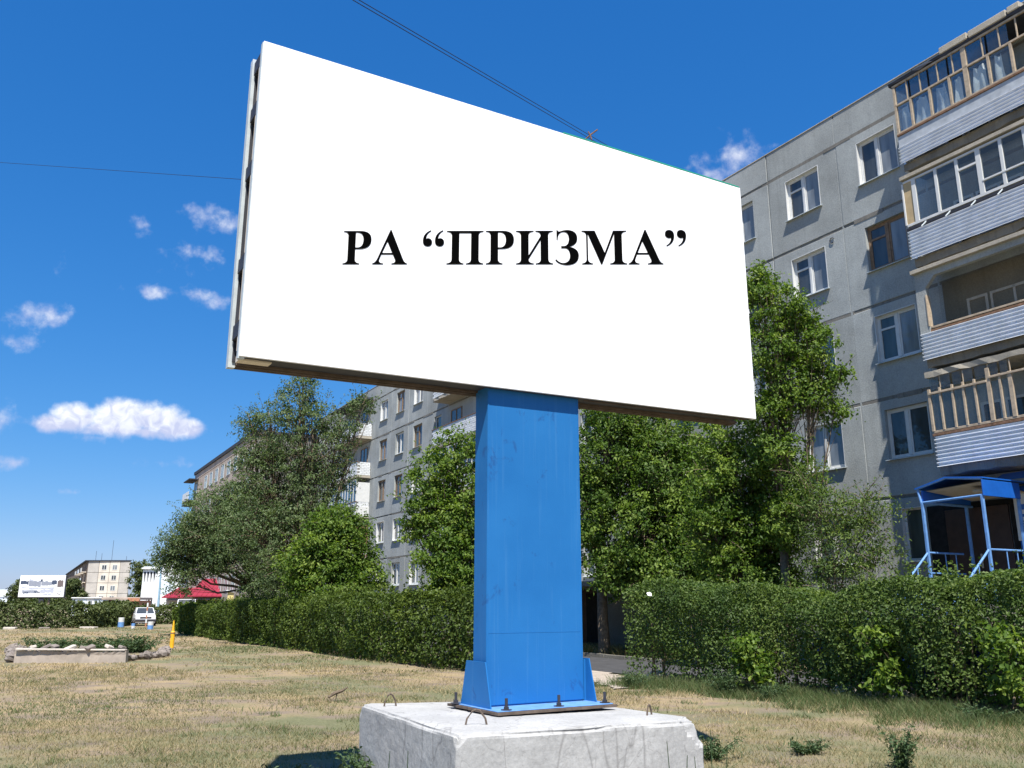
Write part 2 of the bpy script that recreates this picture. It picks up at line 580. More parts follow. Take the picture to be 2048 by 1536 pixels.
def mat_block():
    M = Mat("cast_concrete_block")
    big = M.noise(1.7, 5, 0.6)
    fine = M.noise(30, 8, 0.75)
    c = M.ramp(big, [(0.3, (0.33, 0.33, 0.325)), (0.7, (0.45, 0.45, 0.44))])
    c = M.mix(0.55, c, M.ramp(fine, [(0.3, 0.62), (0.7, 1.2)]), 'MULTIPLY')
    w1 = M.noise(1.3, 2, 0.4, stretch=(1.5, 1.5, 0.30), dist=0.35)
    line = M.math('ABSOLUTE', M.math('SUBTRACT', w1, 0.5))
    c = M.mix(M.ramp(line, [(0.0, 0.5), (0.0075, 0.0)]), c, (0.15, 0.145, 0.14))
    w2 = M.noise(2.3, 3, 0.45, stretch=(1.2, 1.2, 0.9), dist=0.5)
    line2 = M.math('ABSOLUTE', M.math('SUBTRACT', w2, 0.46))
    c = M.mix(M.ramp(line2, [(0.0, 0.45), (0.0045, 0.0)]), c, (0.17, 0.165, 0.16))
    pit = M.noise(55, 2, 0.5)
    c = M.mix(M.ramp(pit, [(0.68, 0.0), (0.72, 0.5)]), c, (0.2, 0.19, 0.18))
    M.base(c, 0.92, 0.15)
    M.bump(M.math('SUBTRACT', M.math('MULTIPLY', fine, 0.8), M.ramp(line, [(0.0, 0.25), (0.012, 0.0)])), 0.45, 0.012)
    return M.m


def mat_ground():
    M = Mat("dry_lawn")
    a = M.noise(0.16, 4, 0.6, world=True)
    b = M.noise(1.1, 6, 0.65, world=True, stretch=(0.7, 1.2, 1))
    f = M.noise(22, 6, 0.75, world=True)
    g = M.noise(70, 4, 0.7, world=True)
    straw = M.ramp(f, [(0.3, (0.24, 0.18, 0.10)), (0.7, (0.44, 0.34, 0.20))])
    soil = M.ramp(g, [(0.35, (0.17, 0.135, 0.10)), (0.7, (0.29, 0.235, 0.18))])
    green = M.ramp(f, [(0.3, (0.085, 0.105, 0.055)), (0.7, (0.19, 0.20, 0.11))])
    c = M.mix(M.ramp(b, [(0.42, 0.0), (0.60, 1.0)]), straw, soil)
    mk = M.math('ADD', M.math('MULTIPLY', a, 0.75), M.math('MULTIPLY', b, 0.4))
    c = M.mix(M.ramp(mk, [(0.50, 0.85), (0.60, 0.0)]), c, green)
    M.base(c, 0.95, 0.1)
    M.bump(M.math('ADD', f, g), 0.6, 0.03)
    return M.m


m_post, m_block, m_ground = mat_post(), mat_block(), mat_ground()
m_asphalt = simple("worn_asphalt", (0.062, 0.062, 0.065), 0.9, 0.2, var=0.25, scale=3, bump=0.3)
m_dust = simple("dusty_path", (0.36, 0.31, 0.26), 0.95, 0.1, var=0.22, scale=2.2, bump=0.3)


# ------------------------------------------------------------------ ground
def lumps(x, y):
    return (np.sin(x * 0.9 + 1.3 * np.sin(y * 0.4)) * np.cos(y * 0.7 + 0.5 * np.sin(x * 0.6)) + 0.5 * np.sin(x * 2.3 + y * 1.7)) * 0.012 - 0.012


def axis_steps(lo, hi, fine_lo, fine_hi, step):
    a = np.arange(fine_lo, fine_hi + 1e-6, step)
    left, right, d, p = [], [], step, fine_lo
    while p > lo:
        d *= 1.25
        p -= d
        left.append(max(p, lo))
    d, p = step, fine_hi
    while p < hi:
        d *= 1.25
        p += d
        right.append(min(p, hi))
    return np.array(left[::-1] + list(a) + right)


gx = axis_steps(-1500, 1500, -14, 12, 0.35)
gy = axis_steps(-300, 2200, 5, 34, 0.35)
GX, GY = np.meshgrid(gx, gy)
GZ = np.where((GY > 3) & (GY < 60) & (np.abs(GX) < 40), lumps(GX, GY), -0.012)
nx, ny = len(gx), len(gy)
idx = np.arange(nx * ny).reshape(ny, nx)
F = np.stack([idx[:-1, :-1], idx[:-1, 1:], idx[1:, 1:], idx[1:, :-1]], -1).reshape(-1, 4)
ground = link("ground", np_mesh("ground", np.stack([GX, GY, GZ], -1).reshape(-1, 3), F, m_ground, smooth=True))
tag(ground, kind='structure')

FA = math.atan2(-0.87313, 0.48749)          # facade direction
T = Vector((0.48749, -0.87313, 0))
NO = Vector((-0.87313, -0.48749, 0))        # out of the facade, towards the lawn
FO = -NO * 21.06                            # facade origin on the ground


def fp(s, p, z=0.0):
    """world point from metres along the facade, metres out of it, height"""
    v = FO + T * s + NO * p
    return Vector((v.x, v.y, z))


def strip(name, p0, p1, s0, s1, z, mat, kind='structure', wob=0.0, n=60):
    V, F_ = [], []
    for i in range(n + 1):
        s = s0 + (s1 - s0) * i / n
        a = fp(s, p0 + wob * math.sin(s * 1.3) + wob * random.uniform(-.4, .4), z)
        b = fp(s, p1 + wob * math.sin(s * 0.9 + 2) + wob * random.uniform(-.4, .4), z)
        V += [a, b]
        if i:
            F_.append((2 * i - 2, 2 * i - 1, 2 * i + 1, 2 * i))
    me = bpy.data.meshes.new(name)
    me.from_pydata([tuple(v) for v in V], [], F_)
    me.materials.append(mat)
    return tag(link(name, me), kind=kind)


strip("driveway", 3.9, 7.3, -72, 6, 0.022, m_asphalt)
strip("dirt_path", 7.35, 9.6, -26, -15.8, 0.018, m_dust, wob=0.35)
kb = MB()
for i in range(60):
    s = -66 + i * 1.15
    v0, v1 = fp(s, 3.72), fp(s + 1.12, 3.72)
    w0, w1 = fp(s, 3.88), fp(s + 1.12, 3.88)
    h = 0.13 + random.uniform(-.02, .015)
    kb.add([(*v0.xy, -.05), (*v1.xy, -.05), (*w1.xy, -.05), (*w0.xy, -.05), (*v0.xy, h), (*v1.xy, h), (*w1.xy, h), (*w0.xy, h)],
           [(0, 3, 2, 1), (4, 5, 6, 7), (0, 1, 5, 4), (1, 2, 6, 5), (2, 3, 7, 6), (3, 0, 4, 7)])
tag(kb.build("kerb", m_slab), kind='structure')


# ------------------------------------------------------------------ leaves
def unit(a):
    return a / np.maximum(np.linalg.norm(a, axis=1, keepdims=True), 1e-9)


def leaf_arrays(C, Nn, length, width, tint, fold=0.25, droop=None):
    n = len(C)
    rnd = rng.normal(size=(n, 3))
    if droop is not None:
        rnd = rnd + droop
    Tn = unit(rnd - Nn * np.sum(rnd * Nn, 1, keepdims=True))
    B = np.cross(Nn, Tn)
    L = (length * rng.uniform(0.6, 1.3, n))[:, None]
    W = (width * rng.uniform(0.6, 1.3, n))[:, None]
    a = C - Tn * L * 0.5
    b = C + B * W * 0.5 + Nn * W * fold - Tn * L * 0.08
    c = C + Tn * L * 0.5 - Nn * L * 0.12
    d = C - B * W * 0.5 + Nn * W * fold - Tn * L * 0.08
    V = np.stack([a, b, c, d], 1).reshape(-1, 3)
    i = np.arange(n)[:, None] * 4
    F_ = np.concatenate([np.concatenate([i, i + 1, i + 2], 1), np.concatenate([i, i + 2, i + 3], 1)], 0)
    return V, F_, np.repeat(tint, 4)


def make_tree(name, label, base, fork_h, trunk_r, blobs, n_leaf, leaf, mat, bark=None, group='trees along the block of flats',
              clump=0.42, flat=0.7, lean=(0, 0), bare=0, upright=0.5, per=30, shoots=0):
    """blobs: (x, y, z, r) of the crown in world metres"""
    bark = bark or m_bark
    bx, by = base
    root = thing(name, label, 'tree', (bx, by, 0), 0, group)
    tw = MB()
    fork = Vector((lean[0] * fork_h, lean[1] * fork_h, fork_h))
    pts = [Vector((0, 0, -0.15)), Vector((0.03, 0.02, 0.25)), fork * 0.5 + Vector((random.uniform(-.08, .08), random.uniform(-.08, .08), 0)), fork]
    tw.tube(pts, [trunk_r * 1.5, trunk_r * 1.08, trunk_r * 0.92, trunk_r * 0.8], 9)
    tot = sum(b[3] ** 2 for b in blobs)
    CC, NN, TT = [], [], []
    for (x, y, z, r) in blobs:
        c = Vector((x - bx, y - by, z))
        mid = fork.lerp(c, 0.5) + Vector((random.uniform(-.3, .3), random.uniform(-.3, .3), -0.12 * (c - fork).length))
        rl = trunk_r * min(0.6, 0.25 + 0.25 * r / 1.5)
        limb = [fork - Vector((0, 0, 0.15)), fork.lerp(mid, 0.5), mid, c, c + Vector((random.uniform(-.3, .3) * r, random.uniform(-.3, .3) * r, 0.75 * r))]
        tw.tube(limb, [rl, rl * .85, rl * .65, rl * .4, rl * .1], 6)
        nl = int(n_leaf * r * r / tot)
        k = max(4, int(nl / per))
        d = unit(rng.normal(size=(k, 3)))
        rad = r * (0.30 + 0.78 * rng.random(k) ** 0.6)
        cc = np.array(c)[None, :] + d * rad[:, None] * np.array([1, 1, 0.95])
        cc[:, 2] = np.maximum(cc[:, 2], 0.35)
        rc = clump * rng.uniform(0.55, 1.35, k)
        ct = rng.normal(0.5, 0.26, k)
        for q in range(0, k, 2):
            p = Vector(cc[q])
            st = limb[2].lerp(limb[3], random.uniform(0, 1))
            m_ = st.lerp(p, 0.55) + Vector((0, 0, random.uniform(-.1, .15) * r))
            tw.tube([st, m_, p], [min(rl * .2, .03), min(rl * .12, .018), 0.006], 4, cap=False)
        which = rng.integers(0, k, nl)
        g = rng.normal(size=(nl, 3)) * np.array([0.5, 0.5, 0.45 * flat])
        g[:, 2] -= 0.22 * np.hypot(g[:, 0], g[:, 1])
        P = cc[which] + g * rc[which][:, None]
        out = unit(P - np.array(c)[None, :])
        Nn = unit(out * 0.55 + np.array([0, 0, upright]) + rng.normal(size=(nl, 3)) * 0.55)
        CC.append(P)
        NN.append(Nn)
        TT.append(np.clip(ct[which] + rng.normal(0, 0.16, nl), 0, 1))
        # wispy shoots that break the outline
        for q in range(int(shoots * r * 6)):
            dd = unit(rng.normal(size=(1, 3)) + np.array([[0, 0, 0.5]]))[0]
            p0 = np.array(c) + dd * r * 0.8
            ln = rng.uniform(0.35, 0.9) * (0.6 + 0.4 * r)
            p1 = p0 + (dd + np.array([0, 0, rng.uniform(-.25, .35)])) * ln
            tw.tube([p0, (p0 + p1) / 2 + np.array([0, 0, .04]), p1], [0.012, 0.008, 0.003], 3, cap=False)
            m2 = int(26 * ln / leaf[0] * 0.09)
            tt = rng.random(m2)[:, None]
            P = p0 + (p1 - p0) * tt + rng.normal(size=(m2, 3)) * 0.07
            CC.append(P)
            NN.append(unit(rng.normal(size=(m2, 3)) * .6 + np.array([0, 0, .8])))
            TT.append(np.clip(rng.normal(0.6, 0.2, m2), 0, 1))
    tw.build("trunk", bark, root, smooth=True)
    for q in range(bare):
        b = blobs[q % len(blobs)]
        c = Vector((b[0] - bx, b[1] - by, b[2]))
        st = fork.lerp(c, 0.55)
        d = Vector((random.uniform(-1.0, .3), random.uniform(-1.2, -.5), random.uniform(0.1, .7))).normalized()
        L = b[3] * random.uniform(1.0, 1.5)
        e = st + d * L
        mb = MB()
        mb.tube([st, st + d * L * .4 + Vector((0, 0, .15)), st + d * L * .75 + Vector((.1, 0, .12)), e], [.045, .032, .02, .006], 5)
        for w in range(5):
            t0 = st.lerp(e, random.uniform(.35, .95))
            d2 = (d + Vector((random.uniform(-.7, .7), random.uniform(-.5, .5), random.uniform(-.5, .6)))).normalized()
            mb.tube([t0, t0 + d2 * .4, t0 + d2 * .8 + Vector((0, 0, -.08))], [.014, .009, .003], 3, cap=False)
        mb.build("bare_branch", m_barkpale, root, smooth=True)
    C, Nn, tt = np.concatenate(CC), np.concatenate(NN), np.concatenate(TT)
    droop = np.array([0, 0, -0.9])
    V, F_, t4 = leaf_arrays(C, Nn, leaf[0], leaf[1], tt, droop=droop)
    cr = link("crown", np_mesh("crown", V, F_, mat, t4), root)
    tag(cr, kind='stuff')
    return root


def lump3(x, y, z):
    return (np.sin(x * 1.7 + 0.8 * np.sin(z * 2.1)) + np.sin(y * 1.9 + 1.1 * np.sin(x * 0.9)) + 0.7 * np.sin(z * 3.1 + x * 1.3 + y * 0.7)
            + 0.6 * np.sin(x * 4.1 - y * 3.3) + 0.4 * np.sin(7.3 * x + 5.1 * z)) / 3.2


def make_hedge(name, label, path, width, height, n_leaf, leaf, mat, group=None, gap=0.0, stems=5.0, top_var=0.12, back=True, tmean=0.45, h_end=None):
    """path: front base line points in world metres; the hedge stands behind it"""
    P = np.array(path, float)
    seg = np.linalg.norm(np.diff(P, axis=0), axis=1)
    cum = np.concatenate([[0], np.cumsum(seg)])
    total = cum[-1]
    root = thing(name, label, 'hedge', (P[0, 0], P[0, 1], 0), 0, group)
    org = np.array([P[0, 0], P[0, 1], 0])

    h0, h1 = height, (h_end or height)

    def hat(t):
        return (h0 + (h1 - h0) * np.clip(t / total, 0, 1)) * (1 + top_var * np.sin(t * 0.83 + 1.0) * np.sin(t * 0.31) + 0.5 * top_var * np.sin(t * 2.3))

    def frame(t):
        x = np.interp(t, cum, P[:, 0])
        y = np.interp(t, cum, P[:, 1])
        e = 0.3
        tx = np.interp(t + e, cum, P[:, 0]) - np.interp(t - e, cum, P[:, 0])
        ty = np.interp(t + e, cum, P[:, 1]) - np.interp(t - e, cum, P[:, 1])
        ln = np.hypot(tx, ty)
        tx, ty = tx / ln, ty / ln
        nxx, nyy = -ty, tx                       # pick the side away from the camera
        sgn = np.sign(nxx * x + nyy * y)
        return x, y, nxx * sgn, nyy * sgn

    N_ = n_leaf * 4
    t = rng.uniform(0, total, N_)
    base = hat(t)
    z = rng.random(N_) * base * 1.08
    o = rng.uniform(-.2, width + .2, N_)
    x, y, nxx, nyy = frame(t)
    X, Y = x + nxx * o, y + nyy * o
    lp = lump3(X, Y, z) * .18 + lump3(X * 2.3, Y * 2.3, z * 2.1) * .13
    zr = z / base
    front = .10 * (1 - zr) ** 2 + .22 * np.clip(zr - .78, 0, 1) ** 1.5 * 4 + lp
    df = o - front
    db = width - .15 * np.clip(zr - .7, 0, 1) * 3 + lp - o
    dt = base * (1 + .0 * zr) + lp * .45 - z
    d = np.minimum(np.minimum(df, db + .1), dt)
    pr_ = np.where(d > 0, np.exp(-d / .10) * 0.95 + 0.10, 0)
    if gap > 0:
        pr_ *= 1 - np.clip((gap - z) / gap, 0, 1) * (.80 + .15 * np.sin(t * 2.1))
    pr_ *= 1 - np.clip((lump3(X * 1.9 + 5, Y * 1.9, z * 2.2) - .20) * 1.6, 0, .75)
    keep = np.flatnonzero((rng.random(N_) < pr_) & (z > .03))[:n_leaf]
    X, Y, z, t, base, d, df, dt, nxx, nyy = [q[keep] for q in (X, Y, z, t, base, d, df, dt, nxx, nyy)]
    n = len(keep)
    isf = (df < dt)
    out = np.stack([np.where(isf, -nxx, -nxx * .2), np.where(isf, -nyy, -nyy * .2), np.where(isf, .45, 1.0)], -1)
    Nn = unit(unit(out) * 0.8 + rng.normal(size=(n, 3)) * 0.6)
    tint = np.clip(tmean + 0.25 * lump3(X * .8, Y * .8 + 3, z * 1.1) + .22 * lump3(X * 3.1, Y * 3.1, z * 2.8) + rng.normal(0, .15, n), 0, 1)
    C = np.stack([X, Y, z], -1) - org
    keep = slice(None)
    # upright shoots sticking out of the top
    ns = int(total * 16)
    ts = rng.uniform(0, total, ns)
    x, y, nxx, nyy = frame(ts)
    o = rng.uniform(0.1, 0.85, ns) * width
    hs_ = hat(ts)
    ln = rng.uniform(0.08, 0.46, ns)
    m_ = 9
    tt = rng.random((ns, m_))
    SX = (x + nxx * o)[:, None] + rng.normal(0, .035, (ns, m_)) + rng.normal(0, .05, ns)[:, None] * tt
    SY = (y + nyy * o)[:, None] + rng.normal(0, .035, (ns, m_))
    SZ = hs_[:, None] * 0.96 + ln[:, None] * tt
    C2 = np.stack([SX, SY, SZ], -1).reshape(-1, 3) - org
    N2 = unit(rng.normal(size=(len(C2), 3)) + np.array([0, 0, .6]))
    V, F_, t4 = leaf_arrays(np.concatenate([C, C2]), np.concatenate([Nn[keep], N2]), leaf[0], leaf[1],
                            np.concatenate([tint[keep], np.clip(rng.normal(.62, .16, len(C2)), 0, 1)]))
    cr = link("foliage", np_mesh("foliage", V, F_, mat, t4), root)
    tag(cr, kind='stuff')
    st = MB()
    for i in range(int(total * stems)):
        t_ = np.array([random.uniform(0.1, total - 0.1)])
        x, y, nxx, nyy = [q[0] for q in frame(t_)]
        o = random.uniform(.25, .75) * width
        b = Vector((x + nxx * o, y + nyy * o, -0.03)) - Vector(org)
        q1 = b + Vector((random.uniform(-.12, .12), random.uniform(-.12, .12), height * .4))
        q2 = q1 + Vector((random.uniform(-.2, .2), random.uniform(-.2, .2), height * .35))
        r0 = random.uniform(.012, .032)
        st.tube([b, q1, q2], [r0, r0 * .75, r0 * .35], 5, cap=False)
        q3 = q1 + Vector((random.uniform(-.3, .3), random.uniform(-.3, .3), height * .3))
        st.tube([q1.lerp(b, .5), q3], [r0 * .6, r0 * .25], 4, cap=False)
    s_ = st.build("stems", m_bark, root)
    tag(s_, kind='stuff')
    return root


# ------------------------------------------------------------------ the long block of flats
block_of_flats = thing("apartment_block", "long grey five-storey panel block of flats with stacked balconies, right behind the hedge", "building",
                       FO, FA)
BL = block_of_flats
JZ = [1.8, 4.6, 7.4, 10.2, 13.0, 15.8]
SILL, HEAD = 2.87, 4.28
_panel_cache, _win_cache = {}, {}


def panel_mesh(w, h, hole, mat):
    key = (round(w, 2), round(h, 2), tuple(round(q, 2) for q in hole) if hole else None, mat.name)
    if key in _panel_cache:
        return _panel_cache[key]
    mb = MB()
    th = 0.24
    if not hole:
        mb.bbox(0, w, 0, th, 0, h, 0.012)
    else:
        x0, x1, z0, z1 = hole
        b = 0.012
        o = [(b, b), (w - b, b), (w - b, h - b), (b, h - b)]
        i_ = [(x0, z0), (x1, z0), (x1, z1), (x0, z1)]
        e = [(0, 0), (w, 0), (w, h), (0, h)]
        vs = [(a, 0, c) for a, c in o] + [(a, 0, c) for a, c in i_] + [(a, th, c) for a, c in i_] + [(a, b, c) for a, c in e] + [(a, th, c) for a, c in e]
        fs = []
        for k in range(4):
            k2 = (k + 1) % 4
            fs += [(k, k2, 4 + k2, 4 + k), (4 + k, 4 + k2, 8 + k2, 8 + k), (12 + k, 12 + k2, k2, k), (16 + k, 16 + k2, 12 + k2, 12 + k), (8 + k, 8 + k2, 16 + k2, 16 + k)]
        mb.add(vs, fs)
    me = mb.mesh("wall_panel", mat)
    _panel_cache[key] = me
    return me


def window_meshes(w, h, style):
    key = (round(w, 2), round(h, 2), style)
    if key in _win_cache:
        return _win_cache[key]
    fr = MB()
    t = 0.06
    y0, y1 = 0.11, 0.17
    fr.bbox(0, w, y0, y1, 0, t, .006)
    fr.bbox(0, w, y0, y1, h - t, h, .006)
    fr.bbox(0, t, y0, y1, t, h - t, .006)
    fr.bbox(w - t, w, y0, y1, t, h - t, .006)
    if w > 1.2:
        xm = w * {'plain': .47, 'vent': .48, 'old': .50}[style]
        fr.bbox(xm - .045, xm + .045, y0 - .012, y1, t, h - t, .006)
        s = .045
        for a, b in ((t, xm - .045), (xm + .045, w - t)):
            fr.box(a, a + s, y0 + .012, y1 - .006, t, h - t)
            fr.box(b - s, b, y0 + .012, y1 - .006, t, h - t)
            fr.box(a + s, b - s, y0 + .012, y1 - .006, t, t + s)
            fr.box(a + s, b - s, y0 + .012, y1 - .006, h - t - s, h - t)
        if style != 'plain':
            zt = h * .70
            fr.box(t + s, xm - .045 - s, y0 + .006, y1 - .006, zt - .03, zt + .03)
    else:
        xm = None
    col = {'plain': m_white, 'vent': m_white, 'old': m_brown}[style]
    fm = fr.mesh("window", col)
    ps = []
    if xm:
        ps.append(MB().box(t + .02, xm - .03, .143, .150, t + .02, h - t - .02).mesh("pane", m_pane))
        ps.append(MB().box(xm + .03, w - t - .02, .143, .150, t + .02, h - t - .02).mesh("pane", m_pane2))
    else:
        ps.append(MB().box(t * .5, w - t * .5, .143, .150, t * .5, h - t * .5).mesh("pane", m_pane))
    sl = MB()
    sl.add([(-.05, -.10, -.045), (w + .05, -.10, -.045), (w + .05, .11, -.004), (-.05, .11, -.004),
            (-.05, -.10, -.03), (w + .05, -.10, -.03), (w + .05, .11, .012), (-.05, .11, .012)],
           [(0, 3, 2, 1), (4, 5, 6, 7), (0, 1, 5, 4), (1, 2, 6, 5), (2, 3, 7, 6), (3, 0, 4, 7)])
    sm = sl.mesh("sill", m_alu)
    ln = MB()
    ln.box(-.004, .018, -.006, .11, .012, h)
    ln.box(w - .018, w + .004, -.006, .11, .012, h)
    ln.box(.018, w - .018, -.006, .11, h - .016, h + .004)
    lm = ln.mesh("reveal", m_white)
    _win_cache[key] = (fm, ps, sm, lm)
    return _win_cache[key]


WR = random.Random(5)


def add_window(s0, z0, w, h, style, lining=None, swap=None, tilt=0.0, parent=None, pane_mats=None):
    fm, ps, sm, lm = window_meshes(w, h, style)
    win = link("window", fm, parent or BL, (s0, 0, z0))
    mats = pane_mats or [WR.choice([m_pane, m_pane, m_pane3, m_pane2]), WR.choice([m_pane2, m_pane2, m_pane, m_pane3])]
    for p, mm in zip(ps, mats):
        o = link("pane", p, win)
        o.material_slots[0].link = 'OBJECT'
        o.material_slots[0].material = mm
    link("sill", sm, win)
    if lining if lining is not None else (style != 'old' and WR.random() < .7):
        link("reveal", lm, win)
    return win


# columns: s0, s1, window width (None = blank, 'b' = behind a balcony)
COLS = [(-71.0, -67.7, 1.4), (-67.7, -64.4, 1.4), (-64.4, -61.3, 'b'), (-61.3, -57.45, 'b'), (-57.45, -54.4, 1.4), (-54.4, -51.4, 1.4),
        (-51.4, -48.4, 1.4), (-48.4, -45.35, 1.0), (-45.35, -42.2, 'b'), (-42.2, -39.0, 'b'), (-39.0, -35.7, 1.4), (-35.7, -32.4, 1.4),
        (-32.4, -29.1, 1.4), (-29.1, -25.85, 1.4), (-25.85, -22.6, 1.4), (-22.6, -19.65, 1.4), (-19.65, -16.75, 1.4), (-16.75, -13.86, 1.37),
        (-13.86, -10.6, 'b'), (-10.6, -7.4, 'b'), (-7.4, -4.2, 1.4), (-4.2, -1.0, 1.4)]
WC = {(-22.6): -21.1, (-19.65): -18.2, (-16.75): -15.31, (-48.4): -46.85, (-57.45): -55.9, (-54.4): -52.9, (-51.4): -49.9}
STYLE = {(-16.75, 4): ('plain', True), (-16.75, 3): ('old', False), (-16.75, 2): ('vent', True), (-16.75, 1): ('plain', False),
         (-19.65, 4): ('vent', True), (-19.65, 3): ('vent', True), (-19.65, 2): ('plain', True), (-19.65, 1): ('plain', True), (-19.65, 0): ('plain', True),
         (-22.6, 4): ('plain', False), (-51.4, 4): ('plain', True), (-51.4, 1): ('plain', True), (-51.4, 0): ('plain', True),
         (-54.4, 1): ('plain', True), (-57.45, 1): ('plain', True)}
mats3 = [m_panel, m_panel, m_panel_b, m_panel_c]
for (s0, s1, kind) in COLS:
    w = s1 - s0 - 0.035
    for k in range(5):
        zb, zt = JZ[k] + 0.045, JZ[k + 1] - 0.045
        mat = WR.choice(mats3)
        hole, wdef = None, None
        if isinstance(kind, float):
            c = WC.get(s0, (s0 + s1) / 2)
            ww = kind
            if s0 == -16.75 and k == 0:
                ww, c = 0.72, -15.43
            x0 = c - ww / 2 - (s0 + 0.0175)
            z0 = SILL + 2.8 * k - zb
            hole = (x0, x0 + ww, z0, z0 + HEAD - SILL)
            wdef = (c - ww / 2, SILL + 2.8 * k, ww, HEAD - SILL)
        link("wall_panel", panel_mesh(w, zt - zb, hole, mat), BL, (s0 + 0.0175, WR.uniform(-.006, .006), zb))
        if wdef:
            st, lin = STYLE.get((s0, k), (WR.choice(['plain', 'vent', 'old', 'plain', 'vent']), None))
            add_window(*wdef, st, lin)
    link("parapet_panel", panel_mesh(w, 0.99, None, WR.choice(mats3)), BL, (s0 + 0.0175, WR.uniform(-.012, .004), JZ[5] + 0.045))
# joint mortar, plinth, roof and the body behind the panels
for k, z in enumerate(JZ):
    mb = MB()
    s = -71.0
    while s < -1.0:
        e = min(s + random.uniform(.5, 1.6), -1.0)
        d = random.uniform(-.012, .03)
        mb.box(s, e, d, .2, z - .06 + random.uniform(-.02, .012), z + .052 + random.uniform(-.008, .02))
        s = e
    tag(mb.build("joint_mortar", m_mortar, BL), kind='stuff')
for (s0, s1, kind) in COLS[1:]:
    MB().box(s0 - .03, s0 + .03, .005 if s0 not in (-19.65, -51.4) else .03, .19, 1.9, 16.75).build("vertical_joint", m_panel_c, BL)
MB().box(-71.0, -1.0, -.05, .3, -.3, 1.74).build("plinth", m_panel_c, BL)
MB().box(-71.0, -1.0, .245, 12.0, -.3, 16.55).build("body", m_panel_c, BL)
MB().bbox(-71.06, -.94, -.02, .30, 16.836, 16.875, .008).build("parapet_cap", m_beam, BL)
MB().box(-71.0, -1.0, .31, 12.0, 16.56, 16.62).build("roof", m_roofdark, BL)
# cellar lights in the plinth
for s in (-69, -55.5, -49.5, -36, -26, -21, -18):
    MB().box(s - .35, s + .35, -.055, -.045, .9, 1.3).build("cellar_light", m_dark, BL)


def corrugated(name, s0, s1, y, z0, z1, parent, pitch=0.098, amp=0.042, sag=0.0):
    n = max(6, int((z1 - z0) / pitch * 8))
    segs = 10
    V, F_ = [], []
    for i in range(segs + 1):
        s = s0 + (s1 - s0) * i / segs
        dz = sag * math.sin(math.pi * i / segs) + random.uniform(-.003, .003)
        for j in range(n + 1):
            z = z0 + (z1 - z0) * j / n
            V.append((s, y - amp * math.cos(2 * math.pi * (z - z0) / pitch), z + dz))
    for i in range(segs):
        for j in range(n):
            a = i * (n + 1) + j
            F_.append((a, a + n + 1, a + n + 2, a + 1))
    me = bpy.data.meshes.new(name)
    me.from_pydata(V, [], F_)
    me.materials.append(m_galv)
    me.polygons.foreach_set("use_smooth", [True] * len(me.polygons))
    return link(name, me, parent)


def post(parent, s, z0, z1, w=.05, y=-1.0, mat=None, d=.06, name="mullion", lean=0.0):
    mb = MB()
    mb.bbox(-w / 2, w / 2, -d / 2, d / 2, 0, z1 - z0, .005)
    return mb.build(name, mat or m_wood, parent, loc=(s, y, z0), rot=(0, lean, 0))


def rail(parent, s0, s1, z, h=.05, y=-1.0, mat=None, d=.06, name="rail"):
    mb = MB()
    mb.bbox(s0, s1, y - d / 2, y + d / 2, z - h / 2, z + h / 2, .005)
    return mb.build(name, mat or m_wood, parent)


def pane(parent, s0, s1, z0, z1, y=-1.0, mat=None, name="pane"):
    return MB().box(s0, s1, y - .003, y + .003, z0, z1).build(name, mat or m_glass, parent)


def curtain(parent, s0, s1, z0, z1, y=-.86, gather=1.0):
    n = max(8, int((s1 - s0) * 26))
    V, F_ = [], []
    ph = random.uniform(0, 6)
    for i in range(n + 1):
        u = i / n
        for j in range(7):
            v = j / 6
            s = s0 + (s1 - s0) * (u + (0.5 - u) * .35 * gather * v)
            yy = y + .03 * math.sin(u * (s1 - s0) * 24 + ph + v * 1.2) + .02 * math.sin(v * 5 + ph)
            V.append((s, yy, z0 + (z1 - z0) * v * (1 - .10 * gather * abs(math.sin(u * 3 + ph)))))
    for i in range(n):
        for j in range(6):
            a = i * 7 + j
            F_.append((a, a + 7, a + 8, a + 1))
    me = bpy.data.meshes.new("curtain")
    me.from_pydata(V, [], F_)
    me.materials.append(m_tulle)
    me.polygons.foreach_set("use_smooth", [True] * len(me.polygons))
    return link("curtain", me, parent)


def rough_slab(parent, s0, s1, zt, zb, y0=-1.0, name="floor_slab", mat=None):
    mb = MB()
    n = 26
    vs = []
    for i in range(n + 1):
        s = s0 + (s1 - s0) * i / n
        vs += [(s, y0 + random.uniform(-.012, .03), zt + random.uniform(-.008, .006)), (s, y0 + random.uniform(-.01, .045), zb + random.uniform(-.02, .03)),
               (s, 0, zb), (s, 0, zt)]
    fs = []
    for i in range(n):
        a = i * 4
        for q in range(4):
            fs.append((a + q, a + 4 + q, a + 4 + (q + 1) % 4, a + (q + 1) % 4))
    fs += [(0, 1, 2, 3), (n * 4 + 3, n * 4 + 2, n * 4 + 1, n * 4)]
    mb.add(vs, fs)
    return mb.build(name, mat or m_slab, parent)


S0, S1 = -13.85, -7.45           # balcony stack above the entrance
YB = -1.0


